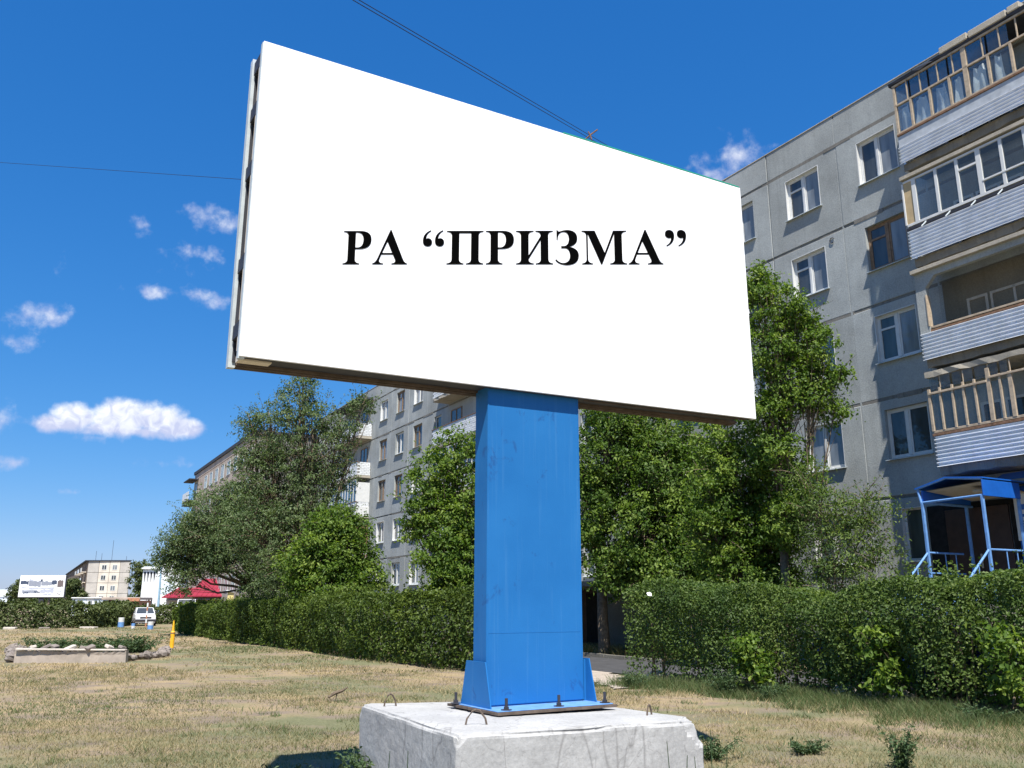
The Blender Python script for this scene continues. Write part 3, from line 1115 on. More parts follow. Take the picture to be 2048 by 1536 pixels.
def balcony_base(k, label=None, beam=True):
    """k: storey index 1..4; returns the balcony part with slab"""
    zf = JZ[k] + .12            # floor level
    b = rough_slab(BL, S0 + .02, S1 - .02, zf + .40, zf + .16, YB + .06, "balcony", m_slab)
    if label:
        tag(b, label)
    # loggia wall, door and window behind
    z0 = SILL + 2.8 * k
    fr = MB()
    for a0, a1, c0, c1 in ((-13.10, -13.03, zf + .2, z0 + 1.05), (-12.60, -12.53, zf + .2, z0 + 1.05), (-13.03, -12.60, z0 + .98, z0 + 1.05), (-12.46, -12.40, z0 - .15, z0 + 1.05),
                           (-11.86, -11.80, z0 - .15, z0 + 1.05), (-11.26, -11.20, z0 - .15, z0 + 1.05), (-12.40, -11.26, z0 - .15, z0 - .09), (-12.40, -11.26, z0 + .98, z0 + 1.05)):
        fr.box(a0, a1, -.05, .005, c0, c1)
    fr.build("balcony_door_frame", m_beam if k == 2 else m_white, b)
    MB().box(-13.03, -12.60, -.02, -.004, zf + .2, z0 + .98).build("door_pane", m_dark, b)
    MB().box(-12.40, -11.26, -.02, -.004, z0 - .09, z0 + .98).build("window_pane", m_pane3, b)
    MB().box(S0 + .02, S0 + .09, YB + .1, -.005, zf + .17, zf + 1.15).build("side_screen", m_galv, b)
    MB().box(S1 - .09, S1 - .02, YB + .1, -.005, zf + .17, zf + 1.15).build("side_screen", m_galv, b)
    return b


# top balcony: timber glazing with net curtains, plain strip above corrugated sheet
b5 = balcony_base(4, "top balcony glazed with bare timber and net curtains")
corrugated("corrugated_sheet", S0, S1, YB - .02, 13.50, 14.06, b5)
MB().box(S0 + .01, S1, YB - .012, YB + .0, 14.03, 14.34).build("plain_sheet", m_plain, b5, rot=(0, 0, 0))
rail(b5, S0, S1, 14.38, .06, YB - .01, m_rust)
lows = [-13.80, -13.33, -12.75, -12.17, -11.70, -11.09, -10.5, -9.9, -9.3, -8.7, -8.1, -7.5]
for i, s in enumerate(lows):
    big = i in (4, 8)
    post(b5, s, 14.41, 15.86 if big or i in (0, 11) else 15.28, .13 if big else .07, YB, m_wood, .07)
for s in (-13.41, -13.0, -12.47, -12.03, -11.2, -10.75, -10.3, -9.8, -9.05, -8.4, -7.9):
    post(b5, s, 15.31, 15.88, .032, YB, m_wood, .04)
rail(b5, S0, S1, 15.285, .055, YB - .005)
rail(b5, S0, S1, 15.90, .06, YB - .005)
rail(b5, S0, S1, 14.43, .05, YB - .006)
for a, b in zip(lows[:-1], lows[1:]):
    if a == -10.5:
        continue
    pane(b5, a + .03, b - .03, 14.46, 15.26)
    pane(b5, a + .03, b - .03, 15.31, 15.87)
for a, b in ((-13.75, -13.38), (-13.28, -12.8), (-12.68, -12.25), (-12.1, -11.85), (-11.6, -11.2), (-11.0, -10.75), (-9.8, -9.4), (-9.2, -8.8)):
    curtain(b5, a, b, 14.45, 15.22, -.94)
for s in (-13.84, S1 - .02):
    for zz0, zz1 in ((14.41, 15.26), (15.31, 15.87)):
        MB().box(s, s + .006, YB + .05, -.05, zz0, zz1).build("side_pane", m_glass, b5)
can = rough_slab(BL, S0 - .08, S1 + .1, 16.02, 15.93, YB - .08, "balcony_roof", m_roofdark)
for a, b, z0, z1, dy in ((-12.30, -11.50, 16.0, 16.20, 0), (-11.47, -10.45, 15.99, 16.19, .01), (-10.42, -10.1, 16.02, 16.2, .0), (-9.2, -8.3, 16.0, 16.2, 0), (-8.25, -7.4, 16.0, 16.19, .01)):
    MB().bbox(a, b, YB - .10 + dy, YB + .12, z0, z1, .02).build("fascia_block", m_beam, can)

# fourth storey: white frames, one bay boarded with plywood
b4 = balcony_base(3, "white framed balcony with one bay boarded in plywood")
corrugated("corrugated_sheet", S0 - .02, S1, YB - .02, 10.70, 11.52, b4)
rail(b4, S0 - .04, S1, 11.56, .07, YB - .0, m_black, .1)
rail(b4, S0, S1, 11.66, .075, YB - .02, m_white)
rail(b4, S0, S1, 12.93, .06, YB - .02, m_white)
rail(b4, S0 - .05, S1 + .05, 13.05, .10, YB - .03, m_beam, .16, "edge_beam")
ws = [-13.88, -13.54, -12.88, -12.28, -11.69, -11.10, -10.5, -9.9, -9.3, -8.7, -8.1, -7.5]
for i, s in enumerate(ws):
    post(b4, s, 11.69, 12.91, {0: .05, 1: .12, 4: .13, 7: .13}.get(i, .085), YB - .02, m_white, .06)
MB().box(-13.85, -13.60, YB - .025, YB - .01, 11.70, 12.90).build("plywood_board", m_ply, b4)
for i, (a, b) in enumerate(zip(ws[1:-1], ws[2:])):
    pane(b4, a + .05, b - .04, 11.70, 12.90, YB - .02)
    if i == 2:
        rail(b4, a + .04, b - .05, 12.58, .06, YB - .02, m_white)
    if i >= 4:
        rail(b4, a - .55 if i == 4 else a + .04, b, 12.03 if i < 6 else 12.5, .045, YB - .03, m_white)
for s in (-13.3, -12.6, -11.9, -11.2, -9.6):
    mb = MB()
    mb.tube([(s, YB - .03, 11.6), (s - .03, YB - .10, 11.52), (s - .05, YB - .19, 11.44)], [.022, .018, .014], 6)
    mb.build("bracket", m_alu, b4)

# third storey: open loggia with concrete side pier and lintel
b3 = balcony_base(2, "open balcony without glazing, concrete pier and lintel")
corrugated("corrugated_sheet", S0 - .01, S1, YB - .02, 7.88, 8.60, b3, sag=-.01)
rail(b3, S0 + .3, S1, 8.70, .05, YB + .02, m_wood, .08)
rail(b3, S0, S1, 8.62, .05, YB, m_rust, .05)
mb = MB()
mb.prism([(S0, 8.58), (-13.56, 8.58), (-13.56, 9.80), (-13.28, 10.07), (S1, 10.07), (S1, 10.24), (S0, 10.24)], YB - .04, YB + .09, 'y')
mb.build("concrete_pier", m_panel, b3)
MB().bbox(-13.59, -13.555, YB - .06, YB + .1, 8.74, 9.6, .005).build("pier_board", m_wood, b3)
rail(b3, S0 - .03, S1 + .05, 10.29, .10, YB - .06, m_beam, .2, "edge_beam")
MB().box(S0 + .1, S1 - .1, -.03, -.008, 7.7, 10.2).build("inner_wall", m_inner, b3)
MB().lathe([(.10, 0), (.12, .25), (.1, .3)], 10, c=(-13.25, -.5, 8.6)).build("flower_pot", m_dark, b3)

# second storey: brown timber glazing
b2 = balcony_base(1, "balcony closed with narrow bare timber frames")
corrugated("corrugated_sheet", S0 + .03, S1, YB - .02, 5.09, 5.86, b2)
rail(b2, S0, S1, 5.90, .06, YB, m_rust, .1)
rail(b2, S0 + .02, S1, 5.98, .06, YB)
rail(b2, S0 + .02, -12.26, 6.98, .055, YB - .03)
rail(b2, -12.2, S1, 7.06, .05, YB - .03)
nl = [-13.82, -13.52, -13.19, -12.89, -12.58, -12.23, -11.94, -11.69, -11.1, -10.75, -10.4, -10.05, -9.7, -9.35, -9.0, -8.6, -8.2, -7.8, -7.5]
for i, s in enumerate(nl):
    post(b2, s, 6.0, 7.3 if i in (5, 9, 14) else 7.10, {5: .1, 0: .07, 7: .1}.get(i, .055), YB - .01, m_wood, .06, lean=random.uniform(-.012, .012))
    if i % 2 == 1:
        post(b2, s + .02, 7.10, 7.40, .025, YB, m_wood, .03)
for i, (a, b) in enumerate(zip(nl[:-1], nl[1:])):
    if i == 7:
        continue
    pane(b2, a + .03, b - .03, 6.0, 6.95)
    pane(b2, a + .03, b - .03, 7.08, 7.40)
rough_slab(b2, S0 - .03, S1 + .05, 7.56, 7.41, YB - .05, "edge_beam", m_beam)
MB().box(S0 + .05, S0 + .06, YB + .03, -.03, 6.0, 7.4).build("side_pane", m_glass, b2)


# brick-fronted balconies farther along
def brick_balcony(s0, s1, k, near_open=True, glazed=False, white_box=False):
    zf = JZ[k] + .12
    b = rough_slab(BL, s0, s1, zf + .16, zf - .02, -1.0, "balcony", m_beam)
    zp0, zp1 = zf + .17, zf + 1.08
    mb, rows = MB(), 8
    hh = (zp1 - zp0) / rows
    for r in range(rows):
        s = s0 + (0.13 if r % 2 else 0)
        while s < s1 - .02:
            e = min(s + .255, s1)
            mb.box(s + .008, e - .008, -1.0 + random.uniform(-.006, .004), -.94, zp0 + r * hh + .007, zp0 + (r + 1) * hh - .007)
            s = e
        y = -.93 + (0.13 if r % 2 else 0)
        while y < -.08:
            e = min(y + .255, -.02)
            mb.box(s1 - .06, s1 + random.uniform(-.004, .006), y + .008, e - .008, zp0 + r * hh + .007, zp0 + (r + 1) * hh - .007)
            mb.box(s0, s0 + .06, y + .008, e - .008, zp0 + r * hh + .007, zp0 + (r + 1) * hh - .007)
            y = e
    tag(mb.build("brick_parapet", m_tile, b), kind='stuff')
    MB().box(s0 + .012, s1 - .012, -.985, -.95, zp0, zp1).build("parapet_core", m_mortar, b)
    MB().box(s1 - .05, s1 - .012, -.94, -.01, zp0, zp1).build("parapet_core", m_mortar, b)
    MB().bbox(s0 - .02, s1 + .02, -1.03, -.92, zp1, zp1 + .04, .006).build("parapet_cap", m_rust, b)
    z0 = SILL + 2.8 * k
    for c in (s0 + 1.2, s1 - 1.4):
        fr = MB()
        fr.box(c - .7, c + .7, -.05, .005, z0 - .05, z0)
        fr.box(c - .7, c + .7, -.05, .005, z0 + 1.3, z0 + 1.36)
        for q in (-.7, -.03, .64):
            fr.box(c + q, c + q + .06, -.05, .005, z0, z0 + 1.3)
        fr.build("balcony_window", m_brown if k % 2 else m_white, b)
        MB().box(c - .64, c - .03, -.02, -.006, z0, z0 + 1.3).build("pane", m_pane, b)
        MB().box(c + .03, c + .64, -.02, -.006, z0, z0 + 1.3).build("pane", m_pane3, b)
    if glazed:
        n = int((s1 - s0) / .55)
        for i in range(n + 1):
            post(b, s0 + .04 + (s1 - s0 - .08) * i / n, zp1 + .04, zf + 2.62, .06, -.97, m_wood if k != 2 else m_white, .06)
        rail(b, s0, s1, zf + 2.62, .06, -.97, m_wood if k != 2 else m_white)
        pane(b, s0 + .05, s1 - .05, zp1 + .06, zf + 2.58, -.97)
    if white_box:
        MB().box(s1 - .02, s1 + .012, -.98, -.01, zp1 - .0, zf + 2.45).build("white_screen", m_white, b)
        MB().box(s1 - .02, s1 + .014, -.99, -.01, zp0 - .1, zp1 - .3).build("white_screen", m_white, b)
    return b


for k in (1, 2, 3, 4):
    brick_balcony(-45.4, -39.1, k, glazed=(k == 2))
    brick_balcony(-64.2, -58.2, k, glazed=(k in (1, 2)), white_box=(k == 2))
for (a, b) in ((-45.4, -39.1), (-64.2, -58.2)):
    rough_slab(BL, a - .05, b + .05, 16.1, 15.97, -1.05, "balcony_roof", m_roofdark)
MB().box(-58.24, -58.2, -.98, -.01, 4.9, 7.0).build("rusty_screen", m_rust, BL)

mb = MB()
mb.tube([(.085 * math.cos(a * .45), 0, .085 * math.sin(a * .45)) for a in range(1, 13)], .014, 6)
mb.build("wall_hook", m_black, BL, loc=(-17.2, -.02, 12.74))

# low concrete entrance roof seen between the trees, deepened to darken the wall behind
ent = rough_slab(BL, -34.0, -26.4, 2.55, 2.36, -2.6, "entrance_roof", m_slab)
MB().box(-33.8, -33.55, -2.5, -.06, 0, 2.36).build("side_wall", m_panel_c, ent)
MB().box(-26.9, -26.65, -2.5, -.06, 0, 2.36).build("side_wall", m_panel_c, ent)
MB().box(-33.4, -27.0, -.075, -.055, 0, 2.3).build("entrance_shade_sheet", m_door, ent)  # dark sheet added to put shade into the wall under the roof
MB().box(-31.2, -29.4, -.095, -.078, 0, 2.15).build("door_leaf", m_dark, ent)

# ------------------------------------------------------------------ blue entrance porch
porch = thing("entrance_porch", "blue steel entrance porch with gabled canopy and railings under the right balconies", "porch", fp(-12.9, 1.0, 0), FA)
# local: x along the facade from s=-12.9, y into the building from p=1.0
PX, PY = -12.9, 1.0


def pl(s, p):
    return s - PX, -(p - PY)


def pbar(name, a, b, r=.028, mat=None, n=8):
    (sa, pa, za), (sb, pb, zb) = a, b
    mb = MB()
    mb.tube([(*pl(sa, pa), za), (*pl(sb, pb), zb)], r, n)
    return mb.build(name, mat or m_bluepaint, porch, smooth=False)


def pbox(name, s0, s1, p0, p1, z0, z1, mat, b=.006):
    x0, y1 = pl(s0, p0)
    x1, y0 = pl(s1, p1)
    return MB().bbox(x0, x1, y0, y1, z0, z1, b).build(name, mat, porch)


for (s, p, z) in ((-13.68, 2.0, 4.12), (-12.14, 2.0, 4.14), (-12.14, .62, 4.14), (-13.68, .3, 4.12)):
    x, y = pl(s, p)
    MB().bbox(x - .032, x + .032, y - .032, y + .032, 0, z, .006).build("post", m_bluepaint, porch)
pbar("beam", (-13.72, 2.0, 4.12), (-12.1, 2.0, 4.15), .03)
pbar("beam", (-13.68, 2.0, 4.12), (-13.68, .05, 4.12), .03)
# gable: rafters, ridge, soffit
pbar("rafter", (-13.80, 2.02, 4.46), (-12.98, 2.02, 4.64), .03)
pbar("rafter", (-12.98, 2.02, 4.64), (-12.08, 2.02, 4.52), .03)
pbar("rafter_tie", (-13.77, 2.0, 4.44), (-13.70, 2.0, 4.10), .03)
mb = MB()
for (a, za), (b, zb) in (((-13.82, 4.45), (-12.98, 4.64)), ((-12.98, 4.64), (-12.06, 4.53))):
    x0, yf = pl(a, 2.05)
    x1, yb = pl(b, .05)
    mb.add([(x0, yf, za), (x1, yf, zb), (x1, yb, zb), (x0, yb, za), (x0, yf, za + .03), (x1, yf, zb + .03), (x1, yb, zb + .03), (x0, yb, za + .03)],
           [(0, 3, 2, 1), (4, 5, 6, 7), (0, 1, 5, 4), (1, 2, 6, 5), (2, 3, 7, 6), (3, 0, 4, 7)])
mb.build("roof_sheet", m_canopy, porch)
x0, y0 = pl(-13.62, 1.9)
x1, y1 = pl(-12.16, .1)
mb = MB()
mb.add([(x0, y0, 4.40), (x1, y0, 4.47), (x1, y1, 4.30), (x0, y1, 4.26)], [(0, 1, 2, 3)])
mb.add([(x0, y0, 4.415), (x1, y0, 4.485), (x1, y1, 4.315), (x0, y1, 4.275)], [(0, 3, 2, 1)])
mb.build("soffit", m_soffit, porch)
xl, yl = pl(-12.5, 1.5)
MB().lathe([(.12, 0), (.15, .03), (.15, .07), (.1, .09)], 14, c=(xl, yl, 4.27)).build("ceiling_lamp", m_soffit, porch)
pbox("side_fascia", -12.10, -12.07, .62, 2.04, 4.13, 4.50, m_canopy)
pbox("side_fascia", -13.70, -13.67, .1, 1.98, 4.16, 4.42, m_canopy)
mb = MB()
xa, ya = pl(-13.3, .06)
mb.prism([(pl(-13.3, 0)[0], 4.60), (pl(-11.95, 0)[0], 4.52), (pl(-11.95, 0)[0], 4.86), (pl(-12.75, 0)[0], 4.84)], ya - .03, ya, 'y')
mb.build("back_fascia", m_canopy, porch)
# landing, steps, railings
pbox("landing", -13.75, -12.0, .06, 2.1, 0, 1.72, m_slab, .02)
for i in range(8):
    pbox("step", -13.6, -12.2, 2.1 + .28 * i, 2.38 + .28 * i, 0, 1.72 - .2 * (i + 1), m_slab, .01)
for s in (-13.68, -12.14):
    pbar("handrail", (s, 2.0, 2.93), (s, 3.9, 1.45), .026)
    pbar("handrail", (s, 2.0, 2.35), (s, 3.9, .9), .02)
    for q in (2.45, 3.0, 3.5):
        pbar("baluster", (s, q, .2), (s, q, 2.93 - (q - 2.0) * .78), .014)
    pbar("handrail", (s, 2.0, 2.93), (s, .65, 2.93), .024)
    pbar("handrail", (s, 2.0, 2.45), (s, .65, 2.45), .018)
    for q in (.95, 1.35):
        pbar("baluster", (s, q, 1.72), (s, q, 2.93), .013)
pbox("door_leaf", -14.50 + .05, -13.45, .03, .075, 1.74, 4.1, m_door)
pbox("door_leaf", -13.43, -12.75, .03, .075, 1.74, 4.1, m_door)
pbox("porch_shade_panel", -14.98, -14.47, .012, .04, 1.74, 4.25, m_dark)  # dark sheets added round the door, painting the porch's shade on the wall
pbox("porch_shade_panel", -12.73, -12.1, .012, .04, 1.74, 4.25, m_dark)
pbox("porch_shade_panel", -14.47, -12.73, .012, .028, 4.1, 4.25, m_dark)
x, y = pl(-13.55, .13)
MB().bbox(x - .015, x + .015, y - .02, y + .03, 2.6, 2.95, .004).build("door_handle", m_soffit, porch)

# wall panels of the shop next to the porch and its sign
shopw = thing("shop_front", "blue painted shop wall at the right edge beside the porch", "shop front", fp(-11.6, .05, 0), FA)
for i in range(6):
    MB().bbox(-.95 + i * .5, -.46 + i * .5, -.03, .0, 1.9, 4.5, .008).build("cladding_panel", m_canopy, shopw)
MB().bbox(-1.0, 2.1, -.25, .02, 4.56, 4.66, .01).build("awning_edge", m_beam, shopw)
sign = thing("wall_sign", "white notice board with small blue picture, cut by the right edge", "sign", fp(-12.05, .20, 3.2), FA)
MB().bbox(-.45, .45, -.03, .0, 0, 1.12, .006).build("board", m_white, sign)
MB().box(-.36, .25, -.036, -.031, .55, .85).build("picture", m_canopy, sign)
MB().box(-.30, -.05, -.041, -.037, .62, .72).build("picture_figure", m_white, sign)
for q in (.32, .38, .44):
    MB().box(-.32, .3, -.036, -.031, q, q + .02).build("text_line", m_print, sign)
for sx in (-.4, .4):
    MB().box(sx - .02, sx + .02, .0, .12, .3, .34).build("bracket", m_alu, sign)

# ------------------------------------------------------------------ the billboard
BA = math.atan2(0.523, 0.852)
BBX, BBY = 0.32, 8.61
ZB = 0.82
bb = thing("billboard", "large white two-sided billboard on a blue box post, facing the lawn", "billboard", (BBX, BBY, ZB), BA)
# local x along the face, y back through the board, z up from the base plate
TILT = 0.0212


def bz(x, z):
    return z - ZB + TILT * x


def slant(mb):
    mb.v = [(x, y, z + TILT * x) for x, y, z in mb.v]
    return mb


B0, B1 = 3.824 - ZB, 6.846 - ZB
HWL, HWR = -3.055, 3.055
slant(MB().bbox(HWL, HWR, 0, .022, B0, B1, .004)).build("advert_panel", m_board, bb)
adv = [c for c in bb.children][0]
for x0, x1, z0, z1, nm in ((HWL - .005, HWL + .05, B0 - .012, B1, "edge_angle"), (HWR - .05, HWR + .005, B0, B1, "edge_angle")):
    slant(MB().box(x0, x1, .024, .075, z0, z1)).build(nm, m_alu, bb)
slant(MB().box(HWL + .05, HWR - .05, .024, .07, B0, B0 + .05)).build("edge_angle", m_black, bb)
slant(MB().box(HWL + .05, HWR - .05, .024, .07, B1 - .05, B1)).build("edge_angle", m_alu, bb)
slant(MB().box(.3, HWR - .02, -.002, .03, B1 + .002, B1 + .016)).build("green_trim", m_green, bb)
# front ply backing and cream boards that show in the gap
slant(MB().box(HWL + .03, HWR - .03, .0755, .085, B0 + .03, B1 - .03)).build("front_backing", m_cream, bb)
# cross beams between the two faces
for i, zc in enumerate((.28, .90, 1.80, 2.40, 2.90)):
    slant(MB().box(HWL + .004, HWR - .12, .125, .315, B0 + zc - .065, B0 + zc + .065)).build("cross_beam", m_black, bb)
zcs = [0.0, .28, .90, 1.80, 2.40, 2.90]
for za, zb_ in zip(zcs[:-1], zcs[1:]):
    slant(MB().box(HWL + .008, HWL + .029, .086, .15, B0 + za + .08, B0 + zb_ - .07)).build("cream_strip", m_cream, bb)
for x in (-2.5, -1.5, -.75, .75, 1.5, 2.5):
    slant(MB().box(x - .04, x + .04, .10, .24, B0 + .03, B1 - .05)).build("upright", m_black, bb)
slant(MB().box(HWL + .02, HWL + .30, .088, .20, B0 - .01, B0 + .045)).build("corner_board", m_cream, bb)
slant(MB().box(HWL + .32, HWR - .14, .09, .295, B0 + .02, B0 + .035)).build("bottom_board", m_black, bb)
# rear face
slant(MB().bbox(HWL, HWR - .02, .355, .375, B0, B1 - .01, .004)).build("rear_panel", m_board, bb)
slant(MB().box(HWL + .02, HWR - .04, .318, .332, B0 + .03, B1 - .03)).build("gap_dark_sheet", m_black, bb)  # black sheet added so the sunlit inside of the rear panel looks dark
slant(MB().box(HWL - .01, HWL + .05, .333, .405, B0 - .02, B1)).build("rear_edge_angle", m_alu, bb)
slant(MB().box(HWL + .05, HWR - .02, (.333), .354, B0 - .012, B0 + .01)).build("rear_bottom_angle", m_oldsteel, bb)
slant(MB().box(HWL + .05, HWR - .02, .30, .317, B0 + .0, B0 + .03)).build("rear_bottom_angle", m_oldsteel, bb)
slant(MB().box(HWL + .05, HWR - .02, .376, .405, B0 - .016, B0 + .02)).build("rear_bottom_angle", m_oldsteel, bb)
slant(MB().box(.56, HWR - .1, .074, .0752, B0 - .012, B0 + .01)).build("front_bottom_angle", m_oldsteel, bb)

# lettering: outlines of the bold serif capitals, y down, 183 units tall
def qd(p0, p1, p2, n=7):
    return [((1 - t) ** 2 * p0[0] + 2 * t * (1 - t) * p1[0] + t * t * p2[0], (1 - t) ** 2 * p0[1] + 2 * t * (1 - t) * p1[1] + t * t * p2[1])
            for t in [i / n for i in range(1, n + 1)]]


def path(*items):
    """items: points, or ('q', control, end) for a curve from the last point"""
    out = []
    for it in items:
        if it[0] == 'q':
            out += qd(out[-1], it[1], it[2])
        else:
            out.append(it)
    return out


G_P = [path((70, 88), (165, 88), ('q', (226, 89), (226, 137)), ('q', (226, 188), (160, 188)), (138, 188), (138, 245), ('q', (139, 264), (163, 266)), (163, 271), (70, 271),
            (70, 266), ('q', (95, 264), (96, 245)), (96, 112), ('q', (95, 94), (70, 93))),
       path((138, 97), (148, 97), ('q', (181, 98), (181, 136)), ('q', (181, 178), (150, 179)), (138, 179))]
G_A = [path((330, 83), (336, 83), (404, 242), ('q', (414, 265), (428, 266)), (428, 271), (341, 271), (341, 266), ('q', (366, 265), (361, 246)), (348, 218), (284, 218), (275, 240),
            ('q', (265, 265), (296, 266)), (296, 271), (235, 271), (235, 266), ('q', (251, 263), (262, 240))),
       path((316, 147), (344, 209), (288, 209))]
G_PI = [path((645, 88), (849, 88), (849, 93), ('q', (823, 95), (823, 112)), (823, 246), ('q', (823, 264), (849, 266)), (849, 271), (753, 271), (753, 266), ('q', (779, 264), (780, 246)),
             (780, 101), (715, 101), (715, 246), ('q', (716, 264), (740, 266)), (740, 271), (645, 271), (645, 266), ('q', (672, 264), (673, 246)), (673, 112), ('q', (672, 95), (645, 93)))]
G_I = [path((1029, 88), (1127, 88), (1127, 93), ('q', (1100, 95), (1099, 112)), (1099, 222), (1165, 118), (1165, 112), ('q', (1164, 95), (1137, 93)), (1137, 88), (1234, 88), (1234, 93),
            ('q', (1209, 95), (1208, 112)), (1208, 246), ('q', (1209, 264), (1234, 266)), (1234, 271), (1137, 271), (1137, 266), ('q', (1164, 264), (1165, 246)), (1165, 140), (1099, 243),
            (1099, 248), ('q', (1100, 264), (1127, 266)), (1127, 271), (1029, 271), (1029, 266), ('q', (1055, 264), (1056, 246)), (1056, 112), ('q', (1055, 95), (1029, 93)))]
G_Z = [path((1254, 84), (1259, 84), ('q', (1263, 96), (1275, 91)), ('q', (1300, 83), (1318, 84)), ('q', (1369, 88), (1369, 131)), ('q', (1369, 164), (1326, 176)), ('q', (1376, 186), (1376, 224)),
            ('q', (1374, 274), (1310, 276)), ('q', (1262, 274), (1245, 248)), (1250, 243), ('q', (1268, 264), (1290, 264)), ('q', (1327, 262), (1327, 222)), ('q', (1325, 184), (1298, 184)),
            (1279, 184), (1279, 172), (1296, 172), ('q', (1322, 168), (1322, 130)), ('q', (1320, 96), (1294, 95)), ('q', (1260, 96), (1260, 139)), (1254, 139))]
G_M = [path((1393, 88), (1466, 88), (1519, 208), (1568, 88), (1642, 88), (1642, 93), ('q', (1617, 95), (1616, 112)), (1616, 246), ('q', (1617, 264), (1642, 266)), (1642, 271), (1547, 271),
            (1547, 266), ('q', (1572, 264), (1573, 246)), (1573, 106), (1504, 271), (1498, 271), (1427, 106), (1427, 246), ('q', (1430, 264), (1453, 266)), (1453, 271), (1393, 271),
            (1393, 266), ('q', (1416, 264), (1418, 246)), (1418, 112), ('q', (1416, 95), (1393, 93)))]
G_Q1 = [path((556, 84), (559, 89), ('q', (530, 104), (531, 131)), ('q', (540, 126), (549, 130)), ('q', (563, 136), (564, 151)), ('q', (563, 173), (540, 174)), ('q', (512, 172), (512, 141)), ('q', (513, 100), (556, 84)))]
G_Q2 = [[(1857 + (564 - x), 84 + (174 - y)) for x, y in G_Q1[0]]]


def sh(g, dx):
    return [[(x + dx, y) for x, y in c] for c in g]


LETTERS = [G_P, sh(G_A, 0), G_Q1, sh(G_Q1, 67), G_PI, sh(G_P, 792), G_I, G_Z, G_M, sh(G_A, 1414), G_Q2, sh(G_Q2, 67)]


def on_board(x, y):
    """print layout on the vinyl: the line climbs and grows from left to right"""
    c = (x * 0.36134 + 660 - 1030) / 345.0
    u = 0.03 * c ** 3 + 0.28 * c * c + 2.11 * c - 0.34
    zb_ = 5.2217 + 0.2108 * u
    zt_ = 5.6146 + 0.2360 * u
    v = (271 - y) / 188.0
    return u, zb_ + (zt_ - zb_) * v - ZB


for g in LETTERS:
    cu = bpy.data.curves.new("letter", 'CURVE')
    cu.dimensions = '2D'
    cu.fill_mode = 'BOTH'
    for c in g:
        sp = cu.splines.new('POLY')
        sp.points.add(len(c) - 1)
        for p, (x, y) in zip(sp.points, c):
            u, z = on_board(x, y)
            p.co = (u, z, 0, 1)
        sp.use_cyclic_u = True
    tmp = bpy.data.objects.new("letter_curve", cu)
    COL.objects.link(tmp)
    bpy.context.view_layer.update()
    me = bpy.data.meshes.new_from_object(tmp.evaluated_get(bpy.context.evaluated_depsgraph_get()))
    bpy.data.objects.remove(tmp)
    vs = np.empty(len(me.vertices) * 3)
    me.vertices.foreach_get("co", vs)
    vs = vs.reshape(-1, 3)
    me.vertices.foreach_set("co", np.stack([vs[:, 0], np.full(len(vs), -.004), vs[:, 1]], 1).ravel())
    me.materials.clear()
    me.materials.append(m_print)
    me.update()
    me.name = "letter"
    link("letter", me, adv)

# box post with welded corners, base plate, gussets, bolts
PW0, PW1, PD0, PD1, PT = -.598, .490, .085, .345, B0 + .42
mb = MB()
mb.bbox(PW0, PW1, PD0, PD1, .02, PT, .012)
mb.build("post", m_post, bb)
for x in (PW0, PW1):
    MB().tube([(x + (.004 if x < 0 else -.004), PD0 + .004, .03), (x + (.004 if x < 0 else -.004), PD0 + .004, PT - .02)], .009, 6).build("weld_seam", m_post, bb)
MB().box(PW0 + .02, PW1 - .02, PD0 - .0015, PD0 + .001, .66, .665).build("weld_seam", m_post, bb)
mb = MB()
n = 18
pts = []
for (x0, y0), (x1, y1) in (((-.69, -.27), (.62, -.27)), ((.62, -.27), (.62, .66)), ((.62, .66), (-.69, .66)), ((-.69, .66), (-.69, -.27))):
    for i in range(n):
        t = i / n
        pts.append((x0 + (x1 - x0) * t + random.uniform(-.008, .008), y0 + (y1 - y0) * t + random.uniform(-.008, .008)))
mb.prism(pts, -.016, .006, 'z')
mb.build("base_plate", m_oldsteel, bb)
MB().bbox(-.67, .60, -.24, .62, .0065, .016, .003).build("painted_plate_top", m_bluepaint, bb)
for sx in (-1, 1):
    x = PW0 - .035 if sx < 0 else PW1 + .045
    mb = MB()
    mb.prism([(PD0 - .15, .017), (PD1 + .15, .017), (PD1 + .05, .41), (PD0 - .045, .41)], x - .006, x + .006, 'x')
    mb.build("gusset_plate", m_post, bb)
    for y in (PD0 + .01, PD1 - .02):
        MB().box(min(x, x - sx * .034) + .006, max(x, x - sx * .034) - .001, y, y + .01, .017, .40).build("gusset_rib", m_post, bb)
def bloc(wx, wy):
    v = Matrix.Rotation(-BA, 3, 'Z') @ Vector((wx - BBX, wy - BBY, 0))
    return v.x, v.y


for (wx, wy) in ((-.53, 8.70), (-.05, 8.16), (.43, 8.46), (.88, 8.74)):
    x, y = bloc(wx, wy)
    mb = MB()
    mb.lathe([(.05, .0165), (.05, .022)], 12, c=(x, y, 0))
    mb.lathe([(.026, .022), (.026, .046)], 6, c=(x, y, 0))
    mb.lathe([(.014, .046), (.014, .115)], 8, c=(x, y, 0))
    mb.build("anchor_bolt", m_black, bb)
for (x, y) in ((-.5, .56), (.5, .56)):
    mb = MB()
    mb.lathe([(.05, .0165), (.05, .022)], 12, c=(x, y, 0))
    mb.lathe([(.026, .022), (.026, .046)], 6, c=(x, y, 0))
    mb.lathe([(.014, .046), (.014, .115)], 8, c=(x, y, 0))
    mb.build("anchor_bolt", m_black, bb)

# ------------------------------------------------------------------ concrete foundation block with chipped edges
import bmesh
corners = [(-.41, 6.93), (1.63, 7.87), (.58, 10.02), (-1.50, 9.06)]
tops = [.80, .80, .735, .80]
blk = thing("foundation_block", "rough pale concrete foundation block under the blue billboard post", "concrete block", (0.07, 8.45, 0))
NU, NV, NW = 100, 100, 40


